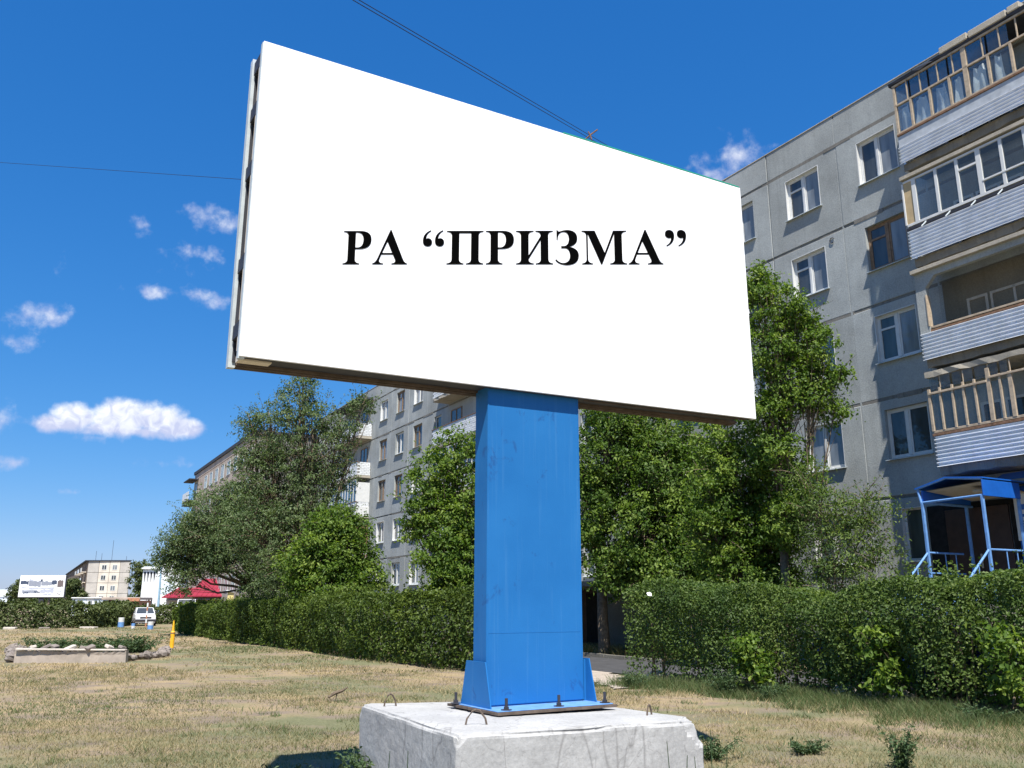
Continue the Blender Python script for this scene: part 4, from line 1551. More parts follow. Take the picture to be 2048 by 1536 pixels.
def block_point(u, v, w):
    """u, v in 0..1 across the top, w height 0..1"""
    x = (1 - u) * (1 - v) * corners[0][0] + u * (1 - v) * corners[1][0] + u * v * corners[2][0] + (1 - u) * v * corners[3][0]
    y = (1 - u) * (1 - v) * corners[0][1] + u * (1 - v) * corners[1][1] + u * v * corners[2][1] + (1 - u) * v * corners[3][1]
    zt = (1 - u) * (1 - v) * tops[0] + u * (1 - v) * tops[1] + u * v * tops[2] + (1 - u) * v * tops[3]
    return Vector((x, y, -.12 + (zt + .12) * w))


vid, bv, bf = {}, [], []
RAD = .03


def bvert(i, j, k):
    key = (i, j, k)
    if key not in vid:
        u, v, w = i / NU, j / NV, k / NW
        p = block_point(u, v, w)
        # distances to the nearest edges, in metres
        du, dv, dw = min(u, 1 - u) * 2.25, min(v, 1 - v) * 2.35, (1 - w) * .92
        ctr = block_point(.5, .5, w)
        out = Vector((p.x - ctr.x, p.y - ctr.y, 0))
        nrm = mnoise.noise(p * 3.1) * .5 + mnoise.noise(p * 9.0) * .3 + mnoise.noise(p * 23) * .2
        r_ = RAD * (0.9 + 1.6 * max(0, mnoise.noise(p * 1.7 + Vector((4, 1, 2)))))
        ds = sorted((du, dv, dw))
        pull = 0.0
        e2 = ds[0] + ds[1]
        if e2 < r_:
            pull = (r_ - e2) * .62
        side = u < 1e-6 or u > 1 - 1e-6 or v < 1e-6 or v > 1 - 1e-6
        d = (block_point(.5, .5, .45) - p)
        d = Vector((d.x, d.y, d.z)).normalized()
        # only pull along the axes that meet at this edge
        pv = Vector((0, 0, 0))
        if side:
            pv += Vector((d.x, d.y, 0)).normalized()
        if w > 1 - 1e-6 or dw < r_:
            pv += Vector((0, 0, -1))
        p = p + pv * pull
        bump = nrm * (.010 if side else .006)
        p += (out.normalized() if side else Vector((0, 0, 1))) * bump
        # two chipped corners
        for (cu_, cv_, cw_, rad_, dep) in ((1, 0, 1, .20, .085), (0, 1, 1, .10, .035), (0, 0, 1, .07, .025), (.55, 0, 1, .05, .015)):
            dist = ((u - cu_) ** 2 * 5 + (v - cv_) ** 2 * 5.5 + ((w - cw_) * .92) ** 2) ** .5 * (1 + .35 * mnoise.noise(p * 11))
            if dist < rad_:
                p += d * dep * (1 - (dist / rad_)) ** .6
        vid[key] = len(bv)
        bv.append(tuple(p - Vector((0.07, 8.45, 0))))
    return vid[key]


for i in range(NU):
    for j in range(NV):
        bf.append((bvert(i, j, NW), bvert(i + 1, j, NW), bvert(i + 1, j + 1, NW), bvert(i, j + 1, NW)))
for k in range(NW):
    for i in range(NU):
        bf.append((bvert(i, 0, k), bvert(i + 1, 0, k), bvert(i + 1, 0, k + 1), bvert(i, 0, k + 1)))
        bf.append((bvert(i, NV, k), bvert(i, NV, k + 1), bvert(i + 1, NV, k + 1), bvert(i + 1, NV, k)))
    for j in range(NV):
        bf.append((bvert(0, j, k), bvert(0, j, k + 1), bvert(0, j + 1, k + 1), bvert(0, j + 1, k)))
        bf.append((bvert(NU, j, k), bvert(NU, j + 1, k), bvert(NU, j + 1, k + 1), bvert(NU, j, k + 1)))
mbk = MB().add(bv, bf)
mbk.build("cast_body", m_block, blk, smooth=False)
for (x, y, h, w, a) in ((-1.17, 8.86, .115, .07, .5), (-.29, 7.50, .125, .10, .15), (1.22, 8.22, .085, .045, .9)):
    mb = MB()
    c, s_ = math.cos(a), math.sin(a)
    pp = [(-w, 0, -.05), (-w * .75, 0, h * .45), (-w * .3, 0, h * .92), (0, 0, h), (w * .3, 0, h * .92), (w * .75, 0, h * .45), (w, 0, -.05)]
    mb.tube([(x + q[0] * c - .07, y + q[0] * s_ - 8.45, .79 + q[2]) for q in pp], .0085, 6)
    mb.build("lifting_loop", m_oldsteel, blk)

# ------------------------------------------------------------------ wires overhead
def wire(label, a, b, r, sag, extra=None):
    a, b = Vector(a), Vector(b)
    pts = []
    for i in range(25):
        t = i / 24
        p = a.lerp(b, t)
        p.z -= sag * 4 * t * (1 - t)
        pts.append(p - a)
    mb = MB()
    mb.tube(pts, r, 5)
    o = mb.build("overhead_wire", m_wire, None, loc=a)
    tag(o, label, "wire")
    return o


roof_pt = Vector((7.03, 30.61, 16.84))
A0 = Vector((-4.0, 2.0, 5.75))
# the pair runs from the roof edge over the lawn to a pole behind the viewer
far_d = Vector((-2.44, 12.0, 11.10)) - roof_pt
endA = roof_pt + far_d * 1.75
wire("upper wire of the dark pair sagging behind the billboard to the roof", endA, roof_pt, .008, .0)
w2 = wire("lower wire of the dark pair, a hand's width under the upper one", endA + Vector((.06, -.05, -.085)), roof_pt + Vector((.08, -.05, -.22)), .008, .0)
t_ = .70
cl = endA.lerp(roof_pt, t_)
mb = MB()
mb.tube([(-.1, 0, -.12), (.02, 0, .0), (.22, 0, .16)], .02, 6)
mb.tube([(.06, 0, -.16), (.02, 0, .0), (-.03, 0, .1)], .018, 6)
tag(mb.build("wire_clamp", m_rust, None, loc=cl), "small rusty clamp on the paired wires just above the board's top edge", "clamp")
wire("single thin wire crossing the sky on the left", Vector((-46.6, 60, 34.8)), Vector((6.36, 31.81, 16.9)), .014, .0)

# ------------------------------------------------------------------ trees
make_tree("elm_tree", "tall airy grey-green elm in the middle of the left tree group", (-9.5, 40.0), 2.6, .26,
          [(-10.0, 40.0, 10.9, 1.25), (-11.3, 40.2, 9.5, 1.5), (-9.2, 39.8, 8.9, 1.9), (-8.1, 40.2, 9.8, .95), (-9.8, 40.0, 6.5, 2.2), (-11.3, 39.8, 7.2, 1.6), (-8.2, 40.3, 7.4, .95),
           (-7.1, 40.2, 10.8, .75), (-9.4, 39.2, 4.4, 2.2), (-12.0, 40.2, 8.4, 1.0), (-8.2, 39.6, 5.2, 1.2), (-11.6, 39.4, 5.2, 1.6), (-9.9, 40, 11.9, .6), (-12.3, 40.2, 10.0, .6)], 45000, (.13, .06), m_elm, clump=.36, flat=.55, per=34, shoots=2.0)
make_tree("elm_tree", "broad lower elm with pale bare branches, leftmost of the big trees", (-14.6, 50.4), 2.6, .22,
          [(-16.9, 50.0, 6.2, 2.2), (-18.3, 50.2, 4.9, 1.7), (-15.9, 50.0, 7.5, 1.3), (-14.9, 49.6, 5.2, 2.1), (-19.2, 50.0, 4.2, .9), (-17.6, 49.6, 5.4, 1.4), (-13.2, 50, 6.3, 1.5), (-13.4, 49.2, 3.0, 1.6), (-18.0, 49, 2.9, .8), (-16.4, 49, 4.3, 1.1)],
          46000, (.15, .075), m_elm, bare=9, clump=.46, flat=.6, per=28, shoots=1.2)
make_tree("young_maple", "bright green young maple crowding in front of the tall elm", (-7.5, 36.6), 1.2, .12,
          [(-7.7, 36.5, 3.7, 1.45), (-6.7, 36.6, 3.5, 1.15), (-7.4, 36.6, 4.9, .95), (-8.6, 36.5, 3.2, 1.0), (-6.7, 36.6, 4.7, .85), (-7.3, 36.0, 2.4, 1.3), (-5.9, 36.4, 2.8, .8)],
          22000, (.15, .085), m_maple, clump=.34, per=30, shoots=.9)
make_tree("maple_tree", "bright green maple just left of the blue post", (-1.75, 27.6), 1.6, .15,
          [(-1.85, 27.4, 6.35, .85), (-2.45, 27.4, 5.5, .85), (-2.0, 27.3, 4.1, 1.1), (-2.7, 27.4, 4.6, .7), (-1.2, 27.5, 5.0, 1.1), (-2.0, 27.0, 3.0, 1.0), (-1.2, 27.4, 3.6, 1.0), (-3.1, 27.3, 4.0, .4), (-1.7, 27.0, 2.2, .9)],
          24000, (.125, .07), m_maple, clump=.27, per=34, shoots=1.0)
make_tree("maple_tree", "dark dense maple right of the blue post, trunk showing in the hedge gap", (3.12, 31.0), 2.6, .20,
          [(3.6, 30.8, 7.0, 1.5), (3.0, 30.6, 5.2, 1.2), (4.9, 30.4, 6.0, 1.7), (4.5, 30.0, 4.2, 1.7), (2.9, 30.4, 3.9, .85), (5.9, 30.4, 5.3, 1.4), (3.5, 30.8, 8.1, 1.1), (6.1, 29.9, 3.9, 1.5),
           (5.5, 30.6, 7.5, 1.1), (4.6, 31.4, 7.4, 1.4), (7.0, 30.6, 6.0, 1.3), (7.0, 30.2, 4.4, 1.2), (3.5, 29.9, 2.9, 1.0), (4.6, 29.5, 2.7, 1.1), (5.9, 29.3, 2.6, 1.2), (7.0, 29.4, 2.9, 1.2), (2.5, 30.4, 6.2, .8)], 64000, (.14, .08), m_mapledeep, clump=.34, per=36, shoots=.8)
make_tree("maple_tree", "low spreading maple in front of the wall below the board's right corner", (6.5, 25.2), 1.5, .15,
          [(6.4, 25.0, 5.4, 1.2), (6.85, 24.9, 3.9, 1.15), (5.8, 24.8, 3.6, 1.0), (6.15, 25.0, 6.35, .85), (7.4, 25.0, 4.7, .8), (6.4, 24.6, 2.6, 1.1), (7.4, 24.9, 3.3, .9), (7.3, 24.4, 2.2, .8), (5.6, 24.5, 4.6, .8), (7.6, 24.8, 5.6, .6)], 32000, (.115, .066), m_maple, clump=.28, per=34, shoots=.9)
make_tree("maple_tree", "tall maple reaching up the wall beside the board's right edge", (7.25, 23.6), 3.4, .14,
          [(7.45, 23.2, 9.75, .85), (8.2, 23.2, 8.75, .75), (7.1, 23.2, 8.5, .85), (7.75, 23.2, 7.5, .85), (6.85, 23.2, 6.8, .7), (8.2, 23.2, 7.3, .45), (6.85, 23.3, 10.3, .5), (8.35, 23.1, 8.2, .45), (8.7, 23.1, 7.7, .45), (8.75, 23.1, 6.8, .4), (7.0, 23.3, 10.7, .45), (8.0, 23.2, 9.5, .5),
           (7.2, 23.3, 5.6, .8), (7.7, 23.4, 4.6, .7), (7.1, 23.2, 3.8, .7)], 27000, (.11, .062), m_maple, clump=.25, per=34, shoots=1.1)
make_tree("elm_sapling", "feathery young elm leaning out before the first-floor windows", (7.85, 22.2), 1.3, .07,
          [(7.75, 22.0, 4.1, .8), (8.5, 22.0, 4.0, .7), (8.15, 21.9, 3.1, .95), (9.1, 22.0, 4.1, .5), (9.15, 22.0, 3.1, .5), (7.55, 22.1, 4.9, .4), (7.9, 21.8, 2.4, .8)],
          8500, (.105, .036), m_hedger, clump=.42, flat=.4, per=22, shoots=2.6)

# ------------------------------------------------------------------ hedges
make_hedge("hedge", "long clipped dark green hedge running left of the blue post into the distance",
           [(-.85, 23.6), (-1.9, 24.9), (-2.92, 26.17), (-5.27, 29.65), (-7.97, 34.21), (-13.63, 43.1), (-17.2, 49.2), (-19.9, 53.6)], 1.9, 2.16, 150000, (.115, .066), m_hedge, stems=2.0, top_var=.035, tmean=.42, h_end=1.62)
make_hedge("hedge", "ragged leafy hedge right of the post, see-through at its foot",
           [(2.6, 20.9), (4.05, 19.6), (4.95, 18.6), (5.75, 17.4), (6.4, 16.3), (6.85, 15.3), (7.95, 14.3), (9.6, 12.7)], 1.8, 2.13, 160000, (.075, .043), m_hedger, gap=1.0, stems=6.0, top_var=.09, tmean=.5)
make_hedge("hedge", "distant low hedge across the far end of the lawn", [(-27.0, 80.0), (-32.6, 78.5), (-30.0, 68.6), (-31.5, 66.4), (-36.3, 64.0), (-44, 61)], 2.2, 1.58, 30000, (.24, .14), m_farleaf, stems=1.5, top_var=.10, tmean=.5)
make_hedge("hedge", "short hedge stub behind the white car, end of the long row", [(-21.6, 58.0), (-23.6, 63.0)], 2.0, 1.5, 11000, (.22, .13), m_hedge, stems=1.5, top_var=.05)

for (nm_lab, x, y, h, r) in (("yellow-green maple shoot at the hedge foot, nearest the concrete block", 4.75, 18.2, .95, .34),
                             ("yellow-green maple shoot rising in front of the parked blue car", 6.45, 15.95, 1.15, .36),
                             ("broad-leaved maple shoot at the far right end of the hedge", 7.75, 14.2, 1.25, .42)):
    make_tree("maple_shoot", nm_lab, (x, y), .35, .02, [(x, y, h * .75, r), (x + .1, y - .05, h * .45, r * .9), (x - .12, y, h * 1.05, r * .7)], 900, (.11, .07), m_maple,
              group='maple shoots in the hedge', clump=.2, per=16)

# ------------------------------------------------------------------ cars
def make_car(name, label, loc, rz, paint, scale=1.0, plate=True, L=4.0, H=1.42):
    root = thing(name, label, 'car', loc, rz)
    half = [(-2.0, .42, .80), (-1.96, .40, .92), (-1.2, .40, .97), (-.2, .40, 1.0), (.8, .40, .98), (1.7, .42, .90), (1.98, .46, .74)]
    W = .82
    secs = []
    for x, zb_, zt_ in half:
        w = W * (1 - .10 * (abs(x) / 2.0) ** 4)
        secs.append([(x, -w * .94, .22), (x, -w, .40), (x, -w, .62), (x, -w * .95, zt_ - .08), (x, -w * .86, zt_), (x, w * .86, zt_), (x, w * .95, zt_ - .08), (x, w, .62), (x, w, .40), (x, w * .94, .22)])
    mb = MB()
    n = 10
    vs = [p for s in secs for p in s]
    fs = []
    for i in range(len(secs) - 1):
        for k in range(n):
            k2 = (k + 1) % n
            fs.append((i * n + k, i * n + k2, (i + 1) * n + k2, (i + 1) * n + k))
    fs += [tuple(range(n))[::-1], tuple(range((len(secs) - 1) * n, len(secs) * n))]
    mb.add(vs, fs)
    # roof and pillars
    zt = H
    cab = [(-1.85, .94), (-1.35, zt - .02), (-.2, zt), (.35, zt - .04), (1.05, .98)]
    mb.bbox(-1.32, .33, -.60, .60, zt - .05, zt, .02)
    for y in (-1, 1):
        for (xa, za), (xb, zb_) in (((-1.85, .92), (-1.3, zt - .03)), ((1.05, .95), (.32, zt - .04)), ((-.45, .95), (-.42, zt - .03))):
            mb.tube([(xa, y * .72, za), (xb, y * .59, zb_)], .035, 6)
    mb.build("body", paint, root, smooth=False)
    def gl(nm, pts):
        m_ = MB()
        m_.add(pts, [tuple(range(len(pts)))])
        return m_.build(nm, m_pane, root)
    gl("windscreen", [(1.02, -.68, .97), (1.02, .68, .97), (.36, .57, zt - .05), (.36, -.57, zt - .05)])
    gl("rear_window", [(-1.84, -.68, .95), (-1.84, .68, .95), (-1.33, .57, zt - .04), (-1.33, -.57, zt - .04)])
    for y in (-1, 1):
        gl("side_window", [(.93, y * .735, .98), (-.41, y * .735, .98), (-.41, y * .605, zt - .05), (.33, y * .605, zt - .06)])
        gl("side_window", [(-.48, y * .735, .98), (-1.72, y * .735, .97), (-1.3, y * .605, zt - .05), (-.48, y * .605, zt - .05)])
        MB().lathe([(.02, 0), (.11, .0), (.12, .03), (.1, .05), (0.02, .055)], 14, 'x', (1.90, y * .56, .66)).build("headlight", m_lamp, root)
        MB().bbox(-2.01, -1.96, y * .62 - .1, y * .62 + .1, .6, .78, .01).build("tail_light", m_red, root)
        MB().bbox(.55, .70, y * .84 - .05, y * .84 + .05, .98, 1.09, .02).build("mirror", m_black, root)
        for x in (-1.25, 1.28):
            w = MB().lathe([(.19, -.08), (.29, -.09), (.31, -.05), (.31, .05), (.29, .09), (.19, .08)], 20, 'y', (0, 0, 0)).build("wheel", m_rubber, root, loc=(x, y * .74, .31))
            r_ = MB()
            r_.lathe([(.02, -.07), (.19, -.07), (.2, -.03), (.2, .03), (.19, .07), (.02, .07)], 16, 'y')
            r_.lathe([(.05, -.10), (.05, .10)], 8, 'y')
            r_.build("rim", m_chrome, w)
    MB().bbox(1.94, 2.06, -.78, .78, .34, .52, .03).build("bumper", m_black, root)
    MB().bbox(-2.08, -1.95, -.78, .78, .36, .54, .03).build("bumper", m_black, root)
    MB().box(1.93, 1.985, -.42, .42, .57, .70).build("grille", m_black, root)
    return root


make_car("parked_car", "dark blue hatchback parked on the driveway, half hidden by the right hedge", (8.0, 18.0, .022), FA + R(4), m_carblue)
make_car("parked_car", "white car facing the lawn at the gap in the far hedge", (-30.2, 74.0, 0), R(-64), m_carwhite)
make_car("parked_van", "white van seen over the long hedge by the red roofs", (-24.2, 66.8, 0), R(-70), m_carwhite, H=2.05)

# ------------------------------------------------------------------ low broken flower bed
bed = thing("flower_bed", "low broken concrete flower bed with rubble edge, left on the lawn", "flower bed", (-13.5, 27.8, 0))
mb = MB()
n = 40
vs, fs = [], []
for i in range(n + 1):
    x = -15.25 + 3.45 * i / n
    y = 27.92 - .07 * i / n
    zt_ = .35 + random.uniform(-.03, .012) - .02 * i / n
    vs += [(x + 13.5, y - 27.8, -.05), (x + 13.5, y - 27.8 + random.uniform(-.01, .01), zt_ - .1), (x + 13.5, y - 27.8 - .02 + random.uniform(-.02, .01), zt_),
           (x + 13.5, y - 27.8 + .16, zt_ + random.uniform(-.02, .02)), (x + 13.5, y - 27.8 + .18, -.05)]
for i in range(n):
    for k in range(4):
        a = i * 5 + k
        fs.append((a, a + 5, a + 6, a + 1))
fs += [(0, 1, 2, 3, 4), tuple(n * 5 + q for q in (4, 3, 2, 1, 0))]
mb.add(vs, fs)
mb.build("front_wall", m_dust, bed)
MB().bbox(-1.7, 1.66, .012, .2, .35, .40, .012).build("wall_cap", m_plaster, bed, rot=(0, R(.4), 0))


def stone(mb, c, r, sq=.7):
    ph = [random.uniform(0, 6) for _ in range(4)]
    V, F_ = [], []
    nu, nv = 8, 5
    for j in range(nv + 1):
        th = math.pi * j / nv
        for i in range(nu):
            f = 2 * math.pi * i / nu
            k = 1 + .22 * math.sin(2 * f + ph[0]) * math.sin(th) + .15 * math.sin(3 * f + ph[1] + th * 2) + random.uniform(-.08, .08)
            V.append((c[0] + r * k * math.sin(th) * math.cos(f), c[1] + r * k * math.sin(th) * math.sin(f), c[2] + r * sq * k * math.cos(th)))
    for j in range(nv):
        for i in range(nu):
            F_.append((j * nu + i, j * nu + (i + 1) % nu, (j + 1) * nu + (i + 1) % nu, (j + 1) * nu + i))
    mb.add(V, F_)


for i in range(11):
    t = i / 10
    mb = MB()
    stone(mb, (0, 0, 0), random.uniform(.08, .2) * (1.5 if i > 8 else 1), .75)
    mb.build("rubble_stone", m_stone, bed, loc=(1.66 - .3 * t + random.uniform(-.16, .16), .35 + 3.7 * t + random.uniform(-.12, .12), .09 + random.uniform(-.04, .08)), rot=(0, 0, random.uniform(0, 6)))
for i in range(12):
    t = i / 11
    mb = MB()
    stone(mb, (0, 0, 0), random.uniform(.14, .26), .75)
    mb.build("rubble_stone", m_stone, bed, loc=(-1.75 - 3.3 * t + random.uniform(-.2, .2), .4 + 5.8 * t, .14), rot=(0, 0, random.uniform(0, 6)))
for i in range(8):
    mb = MB()
    mb.bbox(-random.uniform(.08, .2), random.uniform(.06, .18), -.09, .1, -.05, .05, .02)
    mb.build("broken_slab", m_stone if i % 3 else m_plaster, bed, loc=(-1.55 + i * .43 + random.uniform(-.14, .14), .2 + random.uniform(-.1, .4), .43 + random.uniform(-.04, .05)),
             rot=(random.uniform(-.4, .4), random.uniform(-.35, .35), random.uniform(0, 3)))
MB().prism([(-1.7, .2), (1.55, .2), (1.3, 4.1), (-4.6, 6.2)], -.02, .14, "z").build("soil", m_ground, bed)


# ------------------------------------------------------------------ weeds and grass
def plant(name, label, cat, pos, h, r, n_stem, leaf, mat, group=None, per=26):
    root = thing(name, label, cat, (*pos, 0), 0, group)
    st = MB()
    CC, NN = [], []
    for i in range(n_stem):
        a = random.uniform(0, 6.28)
        d = Vector((math.cos(a), math.sin(a), 0)) * r * random.uniform(.2, 1)
        hh = h * random.uniform(.55, 1.05)
        b = Vector((d.x * .15, d.y * .15, -.02))
        e = Vector((d.x, d.y, hh))
        m_ = b.lerp(e, .5) + Vector((-d.x * .15, -d.y * .15, .05 * h))
        st.tube([b, m_, e], [.006, .005, .002], 4, cap=False)
        t = rng.random(per)[:, None]
        P = (1 - t) ** 2 * np.array(b) + 2 * t * (1 - t) * np.array(m_) + t * t * np.array(e) + rng.normal(size=(per, 3)) * np.array([leaf[0] * .5, leaf[0] * .5, leaf[0] * .25])
        CC.append(P)
        NN.append(unit(rng.normal(size=(per, 3)) * .55 + np.array([0, 0, 1.0])))
    st.build("stems", mat, root)
    C = np.concatenate(CC)
    C[:, 2] = np.maximum(C[:, 2], .01)
    V, F_, t4 = leaf_arrays(C, np.concatenate(NN), leaf[0], leaf[1], np.clip(rng.normal(.5, .22, len(C)), 0, 1))
    tag(link("leaves", np_mesh("leaves", V, F_, mat, t4), root), kind='stuff')
    return root


wg = 'green weeds on the dry lawn'
plant("weed_plant", "bushy green weed standing alone on the dry grass, right foreground", "weed", (4.25, 10.25), .42, .26, 26, (.06, .022), m_weed, wg)
plant("weed_plant", "leafy weed clump at the left foot of the concrete block", "weed", (-1.38, 8.72), .42, .34, 40, (.055, .028), m_weed, wg)
plant("weed_plant", "low weeds in the billboard's shadow left of the block", "weed", (-2.3, 9.15), .20, .42, 36, (.05, .022), m_weed, wg)
plant("weed_plant", "small weed tuft against the left face of the block", "weed", (-.78, 7.42), .44, .14, 12, (.045, .02), m_weed, wg)
plant("weed_plant", "grassy green tuft by the hedge foot, right of the block", "weed", (4.15, 18.1), .50, .5, 30, (.08, .02), m_weed, wg)
plant("weed_plant", "green tuft at the hedge gap right of the post", "weed", (2.6, 19.7), .32, .5, 26, (.08, .02), m_weed, wg)
plant("weed_plant", "dull green tuft near the middle of the right hedge foot", "weed", (4.9, 17.3), .30, .45, 26, (.07, .02), m_weed, wg)
plant("weed_plant", "flat green weed patch beside the lone bushy weed", "weed", (3.55, 11.3), .14, .35, 26, (.06, .02), m_weed, wg)
plant("weed_plant", "sparse weed by the right corner of the block", "weed", (2.35, 10.9), .24, .4, 22, (.06, .018), m_weed, wg)
plant("weed_plant", "dark weeds under the far right end of the hedge", "weed", (7.2, 14.1), .25, .5, 26, (.07, .02), m_weed, wg)
for (lab, x, y, h) in (("weed thicket over the back of the flower bed", -13.7, 30.0, .62), ("weeds over the left end of the flower bed", -15.9, 31.6, .6), ("weeds among the rubble at the flower bed's right end", -12.9, 31.0, .68)):
    plant("weed_plant", lab, "weed", (x, y), h, 1.3, 60, (.14, .045), m_weed, 'weeds in the flower bed', per=34)
def stalk(label, pos, h, lean):
    mb = MB()
    mb.tube([(0, 0, -.02), (lean * .4, 0, h * .5), (lean, .02, h)], [.006, .005, .0025], 4)
    mb.tube([(lean * .35, 0, h * .35), (lean * .35 + .05, -.02, h * .6)], [.004, .002], 4)
    tag(mb.build("grass_stalk", m_bluepaint if False else m_weed, None, loc=(*pos, 0)), label, "stalk", 'tall stalks before the block')
    o = bpy.context.scene.objects[-1] if False else None


for i, (x, y, h, ln) in enumerate(((1.13, 6.6, .80, -.03), (1.20, 6.65, .70, .05), (1.47, 6.95, .83, .02), (1.56, 7.0, .72, .06), (1.36, 6.85, .66, -.02))):
    stalk(("leftmost thin green stalk in front of the block", "leaning green stalk second from left before the block", "tallest green stalk near the block's right edge",
           "rightmost stalk, leaning right before the block", "short stalk in the middle of those before the block")[i], (x, y), h, ln)
for i, (x, y, h, ln) in enumerate(((-.75, 6.72, .72, .0), (-.95, 7.1, .66, .02))):
    stalk(("dark upright stalk in front of the block's left face", "thin stalk farther left before the block's left face")[i], (x, y), h, ln)


def grass_field():
    CC, HH, TT = [], [], []
    # density falls with distance so that blades stay about as thick in the picture
    for (y0, y1, x0f, x1f, nblades, h, w) in ((6.0, 10, -1.0, .95, 105000, .036, .006), (10, 15, -.95, .85, 135000, .036, .008), (15, 24, -.85, .62, 105000, .04, .013), (24, 40, -.78, .1, 60000, .05, .025), (40, 70, -.7, -.3, 20000, .06, .05)):
        y = rng.uniform(y0, y1, nblades)
        x = y * rng.uniform(x0f, x1f, nblades)
        patch = 0.5 * np.sin(x * .9 + 1.7 * np.sin(y * .5)) + 0.5 * np.sin(y * 1.1 + np.sin(x * 1.3) * 1.4) + .4 * np.sin(3.1 * x + 2.3 * y) + rng.normal(0, .35, nblades)
        n_f = (-0.87313) * x + (-0.48749) * y
        lawn = ((n_f > -10.6) | ((y < 21) & (x > 1.5) & (n_f > -13.4 - .25 * np.sin(x * 3)) & ~((n_f < -11.3) & (y > 18.9))))
        inside = (np.abs(x - .05) < 1.6) & (np.abs(y - 8.5) < 1.6)
        u_ = (x + .41) * .908 + (y - 6.93) * .418
        v_ = -(x + .41) * .418 + (y - 6.93) * .908
        blockin = (u_ > -.02) & (u_ < 2.27) & (v_ > -.02) & (v_ < 2.38)
        bedin = (x > -15.4) & (x < -11.6) & (y > 27.7) & (y < 33.3)
        keep = lawn & ~blockin & ~bedin & (patch > -.28)
        # greener along the hedge foot and in a few patches
        green = np.clip((-(n_f) - 9.2) / 3.0, 0, 1) * (x > 1.5) + .35 * (np.sin(x * .35 + 2) * np.sin(y * .45 + 1) > .35)
        CC.append(np.stack([x, y], 1)[keep])
        broad = .5 * np.sin(x * .21 + 1.1 * np.sin(y * .17)) + .5 * np.sin(y * .33 + x * .12 + .8) + .35 * np.sin(x * .8 - y * .5)
        tl = np.clip(.56 + .36 * broad + .2 * rng.normal(size=nblades) - .7 * green * rng.random(nblades), 0, 1)
        TT.append(tl[keep])
        hh = h * rng.uniform(.4, 1.5, nblades) * (1 + 1.1 * green)
        HH.append(np.stack([hh, np.full(nblades, w)], 1)[keep])
    hp = np.array([(2.2, 20.4), (2.95, 20.4), (4.05, 19.4), (4.95, 18.4), (5.75, 17.2), (6.4, 16.1), (6.85, 15.1), (7.95, 14.1), (9.0, 13.1)])
    cl_ = np.concatenate([[0], np.cumsum(np.linalg.norm(np.diff(hp, axis=0), axis=1))])
    ng_ = 26000
    cen = rng.uniform(0, cl_[-1], 260)
    reach = rng.exponential(.55, 260)
    which = rng.integers(0, 260, ng_)
    t = np.clip(cen[which] + rng.normal(0, .16, ng_), 0, cl_[-1])
    off = reach[which] + rng.normal(0, .10, ng_) - .15
    x = np.interp(t, cl_, hp[:, 0]) - off * .72
    y = np.interp(t, cl_, hp[:, 1]) - off * .70
    CC.append(np.stack([x, y], 1))
    hh = rng.uniform(.08, .30, ng_) * np.exp(-np.maximum(off, 0) * .45)
    HH.append(np.stack([hh, np.full(ng_, .011)], 1))
    TT.append(np.clip(rng.normal(.06, .12, ng_), 0, 1))
    # rough grass round the maple trunk beyond the driveway and sparse tufts on the lawn
    ng_ = 5000
    x = rng.uniform(1.0, 5.5, ng_)
    y = 33.2 - .56 * x + rng.normal(0, .35, ng_)
    CC.append(np.stack([x, y], 1))
    HH.append(np.stack([rng.uniform(.15, .5, ng_), np.full(ng_, .03)], 1))
    TT.append(np.clip(rng.normal(.25, .2, ng_), 0, 1))
    ng_, nc = 12000, 300
    cy = rng.uniform(8, 26, nc)
    cx = cy * rng.uniform(-.6, .45, nc)
    which = rng.integers(0, nc, ng_)
    sp = rng.uniform(.04, .22, nc)[which]
    x = cx[which] + rng.normal(0, 1, ng_) * sp
    y = cy[which] + rng.normal(0, 1, ng_) * sp
    nf_ = -.87313 * x - .48749 * y
    ok = (nf_ > -10.0) & ~((np.abs(x - .05) < 1.8) & (np.abs(y - 8.5) < 1.8))
    CC.append(np.stack([x, y], 1)[ok])
    HH.append(np.stack([rng.uniform(.03, .10, ng_), np.full(ng_, .010)], 1)[ok])
    TT.append(np.clip(rng.normal(.15, .15, ng_), 0, 1)[ok])
    P, H, tt = np.concatenate(CC), np.concatenate(HH), np.concatenate(TT)
    n = len(P)
    a = rng.uniform(0, 2 * math.pi, n)
    d = np.stack([np.cos(a), np.sin(a)], 1)
    ln = rng.uniform(.2, 1.5, n)[:, None] * H[:, :1]
    b = rng.uniform(0, 2 * math.pi, n)
    dl = np.stack([np.cos(b), np.sin(b)], 1)
    z0 = lumps(P[:, 0], P[:, 1])
    w = H[:, 1:2] * rng.uniform(.6, 1.4, n)[:, None]
    v0 = np.concatenate([P - d * w / 2, z0[:, None]], 1)
    v1 = np.concatenate([P + d * w / 2, z0[:, None]], 1)
    v2 = np.concatenate([P + dl * ln, (z0 + H[:, 0])[:, None]], 1)
    V = np.stack([v0, v1, v2], 1).reshape(-1, 3)
    F_ = np.arange(3 * n).reshape(-1, 3)
    o = link("dry_grass", np_mesh("dry_grass", V, F_, m_grass, np.repeat(tt, 3)))
    tag(o, kind='stuff')


grass_field()

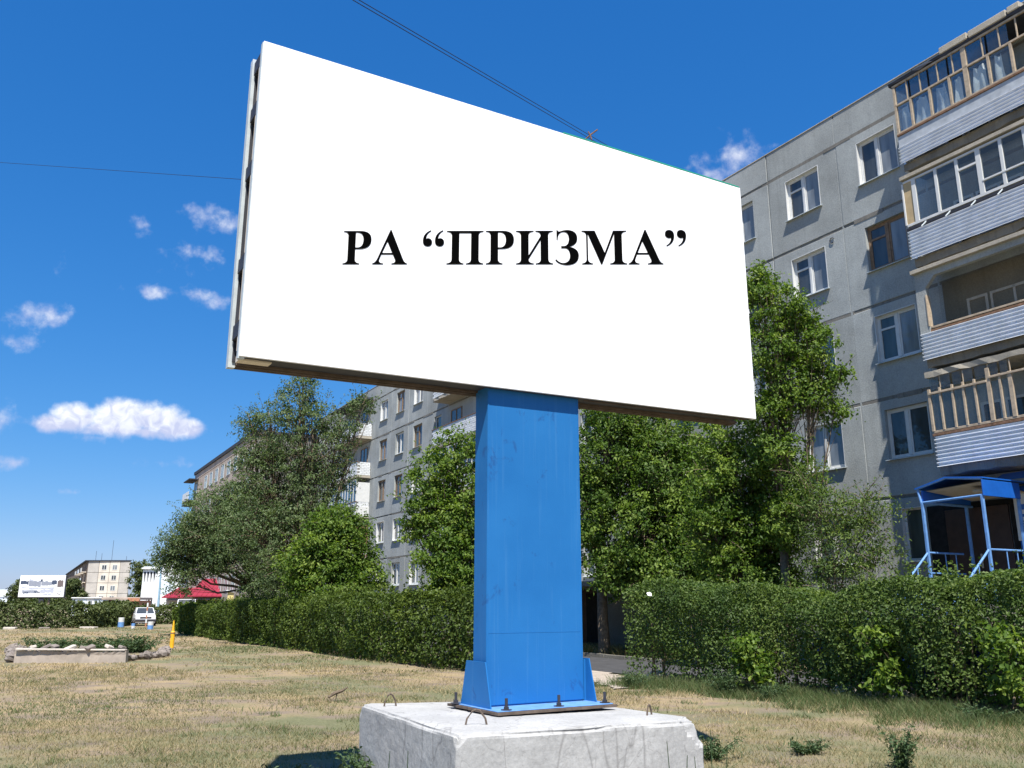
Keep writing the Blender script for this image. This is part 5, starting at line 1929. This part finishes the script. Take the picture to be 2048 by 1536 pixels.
# litter and small things on the lawn
mb = MB()
mb.add([(-.04, -.02, .01), (.05, -.03, .03), (.07, .03, .06), (.0, .05, .09), (-.05, .03, .05), (.01, .0, .07)], [(0, 1, 5), (1, 2, 5), (2, 3, 5), (3, 4, 5), (4, 0, 5)])
tag(mb.build("paper_scrap", m_paper, None, loc=(3.02, 9.25, 0), rot=(0, 0, .6)), "crumpled white paper scrap on the grass right of the block", "litter")
mb = MB()
mb.add([(-.03, -.05, .0), (.05, -.04, -.01), (.06, .02, .05), (.02, .05, .08), (-.05, .03, .06), (.01, -.03, .03)], [(0, 1, 5), (1, 2, 5), (2, 3, 5), (3, 4, 5), (4, 0, 5)])
tag(mb.build("plastic_scrap", m_paper, None, loc=(3.08, 20.15, 1.92)), "white plastic scrap caught in the end of the right hedge", "litter")
mb = MB()
mb.tube([(-.16, -.1, .06), (-.05, -.02, .13), (.06, .04, .16), (.16, .08, .22)], [.02, .035, .03, .01], 6)
mb.tube([(-.02, 0, .12), (-.04, .0, .0)], .012, 5)
tag(mb.build("dry_stick", m_bark, None, loc=(-3.25, 17.2, 0)), "dark broken stick poking from the dry grass left of the block", "stick")
mb = MB()
for i in range(4):
    mb = MB()
    stone(mb, (0, 0, 0), random.uniform(.16, .3), .6)
    tag(mb.build("kerb_rubble", m_plaster, None, loc=((6.35, 6.75, 7.15, 3.4)[i], (17.4, 17.1, 16.9, 21.5)[i], .08), rot=(0, 0, i)),
        ("pale concrete lump under the blue car's front wheel", "pale concrete lump behind the hedge, middle of three by the car", "pale concrete lump behind the hedge, farthest right by the car", "pale rubble lump in the hedge gap")[i], "rubble", 'concrete lumps behind the hedge')

# yellow gas marker post
mk = thing("marker_post", "yellow pipe marker post with thin tip on the lawn by the flower bed", "marker post", (-13.81, 36.87, 0))
mk_m = MB()
mk_m.lathe([(.085, 0), (.085, .62), (.06, .66)], 12)
mk_m.build("pipe", m_yellow, mk)
MB().lathe([(.05, .66), (.035, .95), (.012, 1.08)], 10).build("tip", m_yellow, mk)
MB().lathe([(.092, .56), (.092, .6)], 12).build("collar", m_rust, mk)

# bins, bollards and slabs by the far hedge
for (lab, x, y, r, h, m1, m2) in (("blue and white striped bollard before the far hedge", -29.7, 68.6, .22, .68, m_bluepaint, m_white),
                                  ("tiny white bollard between the striped bollard and the white car", -26.95, 64.3, .13, .36, m_white, m_bluepaint),
                                  ("blue and white bollard in front of the white car", -25.2, 63.0, .2, .5, m_bluepaint, m_white)):
    b_ = thing("bollard", lab, "bollard", (x, y, 0))
    MB().lathe([(r, 0), (r, h * .55)], 12).build("base", m1, b_)
    MB().lathe([(r * .96, h * .552), (r * .96, h), (r * .8, h * 1.03)], 12).build("cap", m2, b_)
for i, (x, y, w) in enumerate(((-30.9, 66.0, 1.2), (-35.3, 63.6, .8), (-33.4, 64.6, .7), (-38.4, 61.9, .8), (-36.6, 62.8, .6))):
    mb = MB()
    mb.bbox(-w / 2, w / 2, -.25, .25, -.05, random.uniform(.10, .18), .03)
    tag(mb.build("concrete_slab", m_plaster if i in (0, 1, 3) else m_stone, None, loc=(x, y, 0), rot=(0, 0, random.uniform(-.3, .5))),
        ("long pale slab at the far hedge foot, nearest the striped bollard", "pale broken slab at the far hedge foot under the distant advert", "dull grey slab in the middle of the far hedge foot",
         "pale slab at the left picture edge by the far hedge", "brownish slab left of the middle at the far hedge foot")[i], "slab", 'slabs along the far hedge')

# ------------------------------------------------------------------ buildings farther away
def facade_windows(root, face, cols, rows, w, h, frame_mat, pane_mats, mull=True, sash=.06):
    """face(u, z) -> local point on the wall, with face.n outward normal; one window per (u, z)"""
    o, ux, nrm = face
    for z in rows:
        for u in cols:
            c = o + ux * u
            fr, pn = MB(), MB()
            def bx(mb, a0, a1, z0, z1, d0, d1):
                vs = []
                for zz in (z0, z1):
                    for (aa, dd) in ((a0, d0), (a1, d0), (a1, d1), (a0, d1)):
                        p = c + ux * aa + nrm * dd
                        vs.append((p.x, p.y, z + zz))
                mb.add(vs, [(0, 3, 2, 1), (4, 5, 6, 7), (0, 1, 5, 4), (1, 2, 6, 5), (2, 3, 7, 6), (3, 0, 4, 7)])
            bx(fr, -w / 2, w / 2, 0, sash, .005, .06)
            bx(fr, -w / 2, w / 2, h - sash, h, .005, .06)
            bx(fr, -w / 2, -w / 2 + sash, sash, h - sash, .005, .06)
            bx(fr, w / 2 - sash, w / 2, sash, h - sash, .005, .06)
            if mull:
                bx(fr, -sash / 2, sash / 2, sash, h - sash, .005, .06)
            wo = fr.build("window", frame_mat, root)
            bx(pn, -w / 2 + sash / 2, w / 2 - sash / 2, sash / 2, h - sash / 2, .004, .03)
            pn.build("pane", WR.choice(pane_mats), wo)


# pinkish block in line behind the elm
D2 = 21.06 - 3.76
pk = thing("apartment_block", "pinkish beige panel block with dark roof edge, behind the left elms", "building", fp(0, 3.76), FA)
s = -108.0
while s < -78.1:
    for k in range(5):
        MB().bbox(s + .03, s + 2.97, 0, .25, JZ[k] + .03, JZ[k + 1] - .03, .015).build("wall_panel", m_pink, pk)
    MB().bbox(s + .03, s + 2.97, .0, .25, 15.83, 16.45, .015).build("parapet_panel", m_pink, pk)
    s += 3.0
MB().box(-108, -78, .2, 12, 0, 16.4).build("body", m_mortar, pk)
MB().box(-108.15, -77.85, -.12, 12.1, 16.46, 16.8).build("roof_edge", m_roofdark, pk)
facade_windows(pk, (Vector((0, 0, 0)), Vector((1, 0, 0)), Vector((0, -1, 0))), [-106.5 + 3 * i for i in range(10) if i not in (1,)], [SILL + 2.8 * k for k in range(5)], 1.4, 1.4, m_alu, [m_pane, m_pane, m_pane3])
for k in (2, 3, 4):
    zf = JZ[k] + .12
    bl = MB().box(-109.2, -105.2, -1.0, 0, zf, zf + .16).build("balcony", m_roofdark, pk)
    MB().box(-109.2, -105.2, -1.02, -.98, zf + .16, zf + 1.1).build("balcony_front", m_tile, bl)
    MB().box(-109.2, -105.2, -1.05, 0, zf + 2.5, zf + 2.6).build("balcony_top", m_roofdark, bl)

# far five-storey block: gable wall towards the viewer
A_ = Vector((-114.4, 240, 0))
fb = thing("apartment_block", "small far beige block of flats with two columns of gable windows, on the left horizon", "building", A_)
gd = Vector((11.45, 0.0, 0))
gw = gd.length
gx_ = gd.normalized()
fd = (Vector((-178.95, 358, 0)) - A_)
fl = fd.length
fx_ = fd.normalized()
mb = MB()
P0, P1, P2, P3 = Vector((0, 0, 0)), gd, gd + fd, fd
mb.add([(p.x, p.y, z) for z in (-.5, 12.6) for p in (P0, P1, P2, P3)], [(0, 3, 2, 1), (4, 5, 6, 7), (0, 1, 5, 4), (1, 2, 6, 5), (2, 3, 7, 6), (3, 0, 4, 7)])
mb.build("body", m_mortar, fb)
ng = Vector((gx_.y, -gx_.x, 0))
nf = Vector((-fx_.y, fx_.x, 0))
if nf.x > 0:
    nf = -nf
m_fp = concrete("far_panel_grey", (0.47, 0.44, 0.40), .2, .5, .1)
m_fpl = concrete("far_panel_cream", (0.68, 0.61, 0.52), .2, .5, .1)
m_fpd = concrete("far_panel_brown", (0.20, 0.16, 0.13), .3, .5, .1)
zr = [-.5, 1.65, 4.35, 7.1, 9.85, 12.85]
for k in range(5):
    for (u0, u1, mm) in ((.02, 3.0, m_fp), (3.0, 5.9, m_fpl), (5.9, 8.7, m_fpl), (8.7, gw - .02, m_fp)):
        q = [P0 + gx_ * (u0 + .05), P0 + gx_ * (u1 - .05), P0 + gx_ * (u1 - .05) + ng * .12, P0 + gx_ * (u0 + .05) + ng * .12]
        mb = MB()
        mb.add([(p.x, p.y, z) for z in (zr[k] + .05, zr[k + 1] - .05) for p in q], [(0, 3, 2, 1), (4, 5, 6, 7), (0, 1, 5, 4), (1, 2, 6, 5), (2, 3, 7, 6), (3, 0, 4, 7)])
        mb.build("wall_panel", mm, fb)
facade_windows(fb, (P0 + ng * .12, gx_, ng), [4.45, 7.3], [2.35, 5.05, 7.8, 10.5], 1.35, 1.35, m_white, [m_pane, m_pane, m_pane2], sash=.12)
mb = MB()
for i in range(14):
    for k in range(4):
        u0 = i * fl / 14
        q = [P0 + fx_ * (u0 + .1), P0 + fx_ * (u0 + fl / 14 - .1), P0 + fx_ * (u0 + fl / 14 - .1) + nf * .1, P0 + fx_ * (u0 + .1) + nf * .1]
        pm = MB()
        pm.add([(p.x, p.y, z) for z in (zr[k + 1] + .05, zr[k + 2] - .05) for p in q], [(0, 3, 2, 1), (4, 5, 6, 7), (0, 1, 5, 4), (1, 2, 6, 5), (2, 3, 7, 6), (3, 0, 4, 7)])
        pm.build("wall_panel", m_fpd, fb)
for i in range(3):
    for k in range(4):
        u0 = 3 + i * 14
        for (nm_, d0, d1, z0, z1, mm) in (("balcony", .1, 1.4, .1, .3, m_fpl), ("balcony_front", 1.3, 1.42, .3, 1.3, m_white if (i + k) % 2 else m_palekiosk)):
            q = [P0 + fx_ * u0 + nf * d0, P0 + fx_ * (u0 + 6) + nf * d0, P0 + fx_ * (u0 + 6) + nf * d1, P0 + fx_ * u0 + nf * d1]
            mb = MB()
            mb.add([(p.x, p.y, zr[k + 1] + z) for z in (z0, z1) for p in q], [(0, 3, 2, 1), (4, 5, 6, 7), (0, 1, 5, 4), (1, 2, 6, 5), (2, 3, 7, 6), (3, 0, 4, 7)])
            mb.build(nm_, mm, fb)
mb = MB()
ex = [P0 - gx_ * .3 + ng * .3 + nf * .4, P1 + gx_ * .3 + ng * .3, P2 + gx_ * .3, P3 + nf * .4]
mb.add([(p.x, p.y, z) for z in (12.86, 13.1) for p in ex], [(0, 3, 2, 1), (4, 5, 6, 7), (0, 1, 5, 4), (1, 2, 6, 5), (2, 3, 7, 6), (3, 0, 4, 7)])
mb.build("roof", m_roofdark, fb)
for (u, h) in ((.4, 2.6), (4.8, 5.5), (8.8, 1.2), (2.0, 2.0)):
    MB().tube([(u, 3, 13.1), (u, 3, 13.1 + h)], .045, 5).build("antenna", m_black, fb)

# white public building with vertical fins
wb = thing("public_building", "white public building with dark pointed slots under its eaves, flag on top", "building", (-58.0, 140, 0))
wx = Vector((1, -.05, 0)).normalized()
MB().bbox(0, 2.6, 0, 9, -.3, 7.35, .05).build("body", m_whitewall, wb)
for i in range(6):
    x = .02 + i * .50
    MB().bbox(x, x + .16, -.07, .02, .0, 7.0, .02).build("fin", m_whitewall, wb)
for i in range(5):
    x = .18 + i * .50
    mb = MB()
    mb.prism([(x + .01, 6.55), (x + .33, 6.55), (x + .17, 4.9)], -.05, -.008, 'y')
    mb.build("slot", m_black, wb)
MB().box(-.1, 2.75, -.45, 9, 7.0, 7.2).build("eaves", m_whitewall, wb)
MB().box(.9, 1.9, -.04, -.01, .4, 2.6).build("door_leaf", m_pane, wb)
MB().bbox(2.68, 6.2, -1.0, 9, -.3, 7.9, .05).build("corner_tower", m_whitewall, wb)
MB().box(3.2, 5.4, -1.04, -1.01, 3.2, 5.0).build("tower_window", m_palekiosk, wb)
MB().box(1.2, 2.5, 2, 4, 7.36, 8.0).build("roof_housing", m_whitewall, wb)
MB().tube([(1.9, 3, 8.0), (1.9, 3, 10.3)], .04, 5).build("flag_pole", m_alu, wb)
fl_ = thing("flag", "tiny flag with white, blue and red bands above the white building", "flag", (-56.1, 143, 9.25))
for i, mm in enumerate((m_red, m_carblue, m_white)):
    V, F_ = [], []
    for a in range(7):
        u = -.7 * a / 6
        for b in (0, 1):
            V.append((u, .06 * math.sin(a * 1.2), .22 * (i + b) + .05 * math.sin(a * .9)))
        if a:
            F_.append((2 * a - 2, 2 * a, 2 * a + 1, 2 * a - 1))
    MB().add(V, F_).build("band", mm, fl_)


def gable_house(label, loc, rz, w, d, wall_h, roof_h, wall_mat, over=.35):
    h = thing("red_roofed_house", label, "house", loc, rz, 'low red-roofed shops behind the hedge')
    MB().box(0, w, 0, d, -.2, wall_h).build("wall", wall_mat, h)
    for sgn in (0, 1):
        y0, y1 = (-over, d / 2) if sgn == 0 else (d + over, d / 2)
        mb = MB()
        mb.add([(-over, y0, wall_h - .1), (w + over, y0, wall_h - .1), (w + over * .4, y1, wall_h + roof_h), (-over * .4, y1, wall_h + roof_h),
                (-over, y0, wall_h), (w + over, y0, wall_h), (w + over * .4, y1, wall_h + roof_h + .1), (-over * .4, y1, wall_h + roof_h + .1)],
               [(0, 3, 2, 1), (4, 5, 6, 7), (0, 1, 5, 4), (1, 2, 6, 5), (2, 3, 7, 6), (3, 0, 4, 7)])
        mb.build("roof_slope", m_red, h)
    mb = MB()
    for i in range(int(w / .5) + 1):
        x = i * .5
        mb.tube([(x, -over, wall_h + .01), (x, d / 2, wall_h + roof_h + .11)], .025, 4, cap=False)
    tag(mb.build("roof_seams", m_red, h), kind='stuff')
    for x in (0, w):
        mb = MB()
        mb.prism([(0, wall_h), (d, wall_h), (d / 2, wall_h + roof_h)], x - .04, x + .04, 'x')
        mb.build("gable", wall_mat, h)
    MB().box(.5, w - .6, -.06, -.01, .5, wall_h - .55).build("shutter", m_beam, h)
    MB().box(.2, w - .2, -.45, .0, wall_h - .35, wall_h - .28).build("awning", m_roofdark, h)
    return h


gable_house("larger low shop under a bright red sheet roof, behind the left hedge", (-30.3, 85, 0), R(-4), 3.7, 5, 2.45, 1.55, m_brickred)
gable_house("smaller shop with faded red roof left of the larger one", (-36.6, 95, 0), R(-8), 1.7, 5, 2.4, .9, m_plaster)
ks = thing("kiosk", "small pale yellow kiosk right of the red roofs, mostly behind leaves", "kiosk", (-25.4, 80, 0))
MB().bbox(0, 1.5, 0, 2, 0, 2.7, .03).build("wall", simple("pale_yellow_wall", (.62, .52, .22), .7, .3), ks)
MB().bbox(-.1, 1.6, -.15, 2.1, 2.7, 2.9, .02).build("roof", m_whitewall, ks)
MB().box(.3, 1.1, -.02, .0, 1.1, 2.0).build("hatch", m_pane, ks)

k2 = thing("kiosk_row", "long low pale blue kiosk row below the far beige block", "kiosk", (-63.7, 130, 0))
for i in range(5):
    MB().bbox(i * 1.06, i * 1.06 + 1.03, 0, 3, 0, 2.45, .03).build("wall_panel", m_palekiosk if i != 2 else m_whitewall, k2)
for i in (0, 2, 4):
    MB().box(i * 1.06 + .25, i * 1.06 + .8, -.03, -.005, 1.0, 2.1).build("hatch", m_pane2, k2)
MB().bbox(-.1, 5.4, -.2, 3.1, 2.47, 2.6, .02).build("roof", m_whitewall, k2)
k3 = thing("garage_row", "low brick garage with pale flat roof beside the white building", "garage", (-58.3, 128, 0))
MB().box(0, 5.2, 0, 4, 0, 2.15).build("wall", m_brickred, k3)
MB().bbox(-.15, 5.35, -.3, 4.1, 2.25, 2.6, .03).build("roof", m_pink, k3)
MB().box(.1, 5.1, -.02, -.005, 1.75, 2.1).build("opening", m_dark, k3)
MB().box(3.6, 5.3, -.35, -.3, 2.05, 2.5).build("fascia", m_brickred, k3)

# distant adverts
def far_advert(label, loc, rz, w, h, z0, face):
    b = thing("roadside_advert", label, "billboard", loc, rz)
    MB().bbox(0, w, 0, .15, z0, z0 + h, .02).build("panel", face, b)
    MB().box(-.05, w + .08, .16, .3, z0 - .12, z0 + h).build("frame", m_black, b)
    MB().box(w * .45, w * .55, .17, .4, 0, z0).build("post", m_black, b)
    return b


fa = far_advert("distant billboard with a grey pictured street scene, in front of the far block", (-66.7, 121, 0), R(-3), 6.3, 2.85, 2.58, m_board)
pr = random.Random(3)
cols_ = [simple("print_grey", (.27, .29, .35), .6), simple("print_slate", (.06, .08, .13), .6), simple("print_pale", (.45, .47, .55), .6), simple("print_brown", (.16, .13, .13), .6)]
for (x0, x1, z0, z1, mi) in ((.15, 1.25, 4.25, 4.75, 1), (1.3, 3.0, 3.95, 4.7, 0), (3.05, 4.5, 4.1, 4.65, 0), (4.5, 5.2, 4.2, 4.75, 1), (5.3, 6.1, 3.9, 4.8, 3), (.4, 1.0, 3.75, 3.95, 2), (.5, 2.6, 3.1, 3.5, 0),
                             (.7, 1.4, 3.05, 3.25, 1), (2.2, 3.0, 3.15, 3.35, 1), (3.0, 4.9, 3.15, 3.6, 2), (1.4, 4.9, 3.62, 3.85, 2), (5.3, 6.0, 3.2, 3.4, 2), (5.4, 5.9, 2.9, 3.05, 3), (2.9, 3.2, 4.6, 4.95, 1), (3.4, 4.6, 2.85, 3.02, 2), (1.3, 2.0, 4.75, 5.0, 2)):
    n = 7
    top = [(x0 + (x1 - x0) * i / n, z1 + pr.uniform(-.10, .06)) for i in range(n + 1)]
    bot = [(x1 - (x1 - x0) * i / n, z0 + pr.uniform(-.06, .08)) for i in range(n + 1)]
    pm = MB()
    pm.prism(top + bot, -.012 - .001 * mi, -.004, 'y')
    pm.build("printed_shape", cols_[mi], fa)
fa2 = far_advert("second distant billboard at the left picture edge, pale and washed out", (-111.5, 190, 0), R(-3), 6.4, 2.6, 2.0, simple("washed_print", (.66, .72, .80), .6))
MB().bbox(2.2, 5.0, -.02, -.004, 2.8, 3.1, .004).build("printed_shape", cols_[0], fa2)
MB().bbox(1.5, 5.9, -.02, -.004, 3.3, 4.0, .004).build("printed_shape", m_board, fa2)

# street pole, thin pole
sp = thing("street_lamp", "tall thin bluish street pole before the white building", "street lamp", (-35.4, 90, 0))
MB().tube([(0, 0, 0), (-.05, 0, 3.2), (-.12, 0, 6.2)], [.13, .10, .07], 8).build("pole", m_poleblue, sp)
MB().tube([(-.12, 0, 6.15), (.3, 0, 6.45), (.9, 0, 6.5)], .04, 6).build("arm", m_poleblue, sp)
MB().bbox(.8, 1.25, -.1, .1, 6.42, 6.55, .02).build("lamp_head", m_alu, sp)
yp = thing("striped_pole", "short red and white pole above the white car", "pole", (-28.05, 69.2, 0))
for i in range(6):
    MB().lathe([(.06, .3 * i), (.06, .3 * i + .295)], 8).build("band", m_whitewall if i % 2 else m_brickred, yp)

# trees beyond
FG = 'trees far down the street'
make_tree("far_tree", "tall far tree between the beige block and the white building", (-84.2, 205), 4, .3, [(-84.2, 205, 9.0, 3.0), (-85.5, 205, 6.5, 2.6), (-83.0, 205, 6.0, 2.8), (-84.0, 205, 3.5, 3.0), (-86.5, 205, 9.8, 1.6)],
          6000, (.5, .3), m_farleaf, group=FG, clump=.7, per=22)
make_tree("far_tree", "dark far tree behind the distant billboard's right edge", (-73.4, 150), 2, .2, [(-73.6, 150, 4.9, .9), (-73.9, 151, 3.6, 1.1), (-72.7, 151, 2.9, 1.0)],
          4000, (.4, .24), m_farleaf, group=FG, clump=.6, per=22)
make_tree("far_tree", "dark far tree behind the distant billboard's left edge", (-85.6, 155), 2, .2, [(-85.6, 155, 4.2, 1.2), (-86.6, 156, 3.0, 1.2), (-84.6, 156, 3.4, 1.2), (-85.2, 155, 5.2, .7)],
          3500, (.4, .24), m_farleaf, group=FG, clump=.6, per=22)
make_tree("far_tree", "spread of far tree tops showing above the distant billboard", (-98, 190), 3, .25, [(-103.0, 190, 5.0, 1.6), (-100.0, 191, 5.4, 1.5), (-97.5, 190, 5.2, 1.4), (-104.5, 190, 4.6, 1.4), (-96.0, 192, 4.4, 1.3)],
          5000, (.5, .3), m_farleaf, group=FG, clump=.7, per=22)
make_tree("far_tree", "far tree half covering the long side of the beige block", (-98, 200), 3, .25, [(-98.3, 200, 4.2, 1.2), (-99.0, 200, 5.4, .9), (-97.3, 199, 2.6, 1.2)],
          2500, (.5, .3), m_farleaf, group=FG, clump=.7, per=22)

# far wood on the horizon: one mass
n = 26000
x = rng.uniform(-420, 260, n)
y = 420 + rng.uniform(-14, 14, n) + np.abs(x + 80) * .1
hh = 5.5 + 1.6 * np.sin(x * .11) + 1.2 * np.sin(x * .27 + 1) + .9 * np.sin(x * .71)
z = rng.random(n) ** .8 * hh
V, F_, t4 = leaf_arrays(np.stack([x, y, z], 1), unit(rng.normal(size=(n, 3)) + np.array([0, -.6, .6])), 2.2, 1.5, np.clip(rng.normal(.4, .2, n), 0, 1))
tag(link("far_wood", np_mesh("far_wood", V, F_, m_farleaf, t4)), kind='stuff')
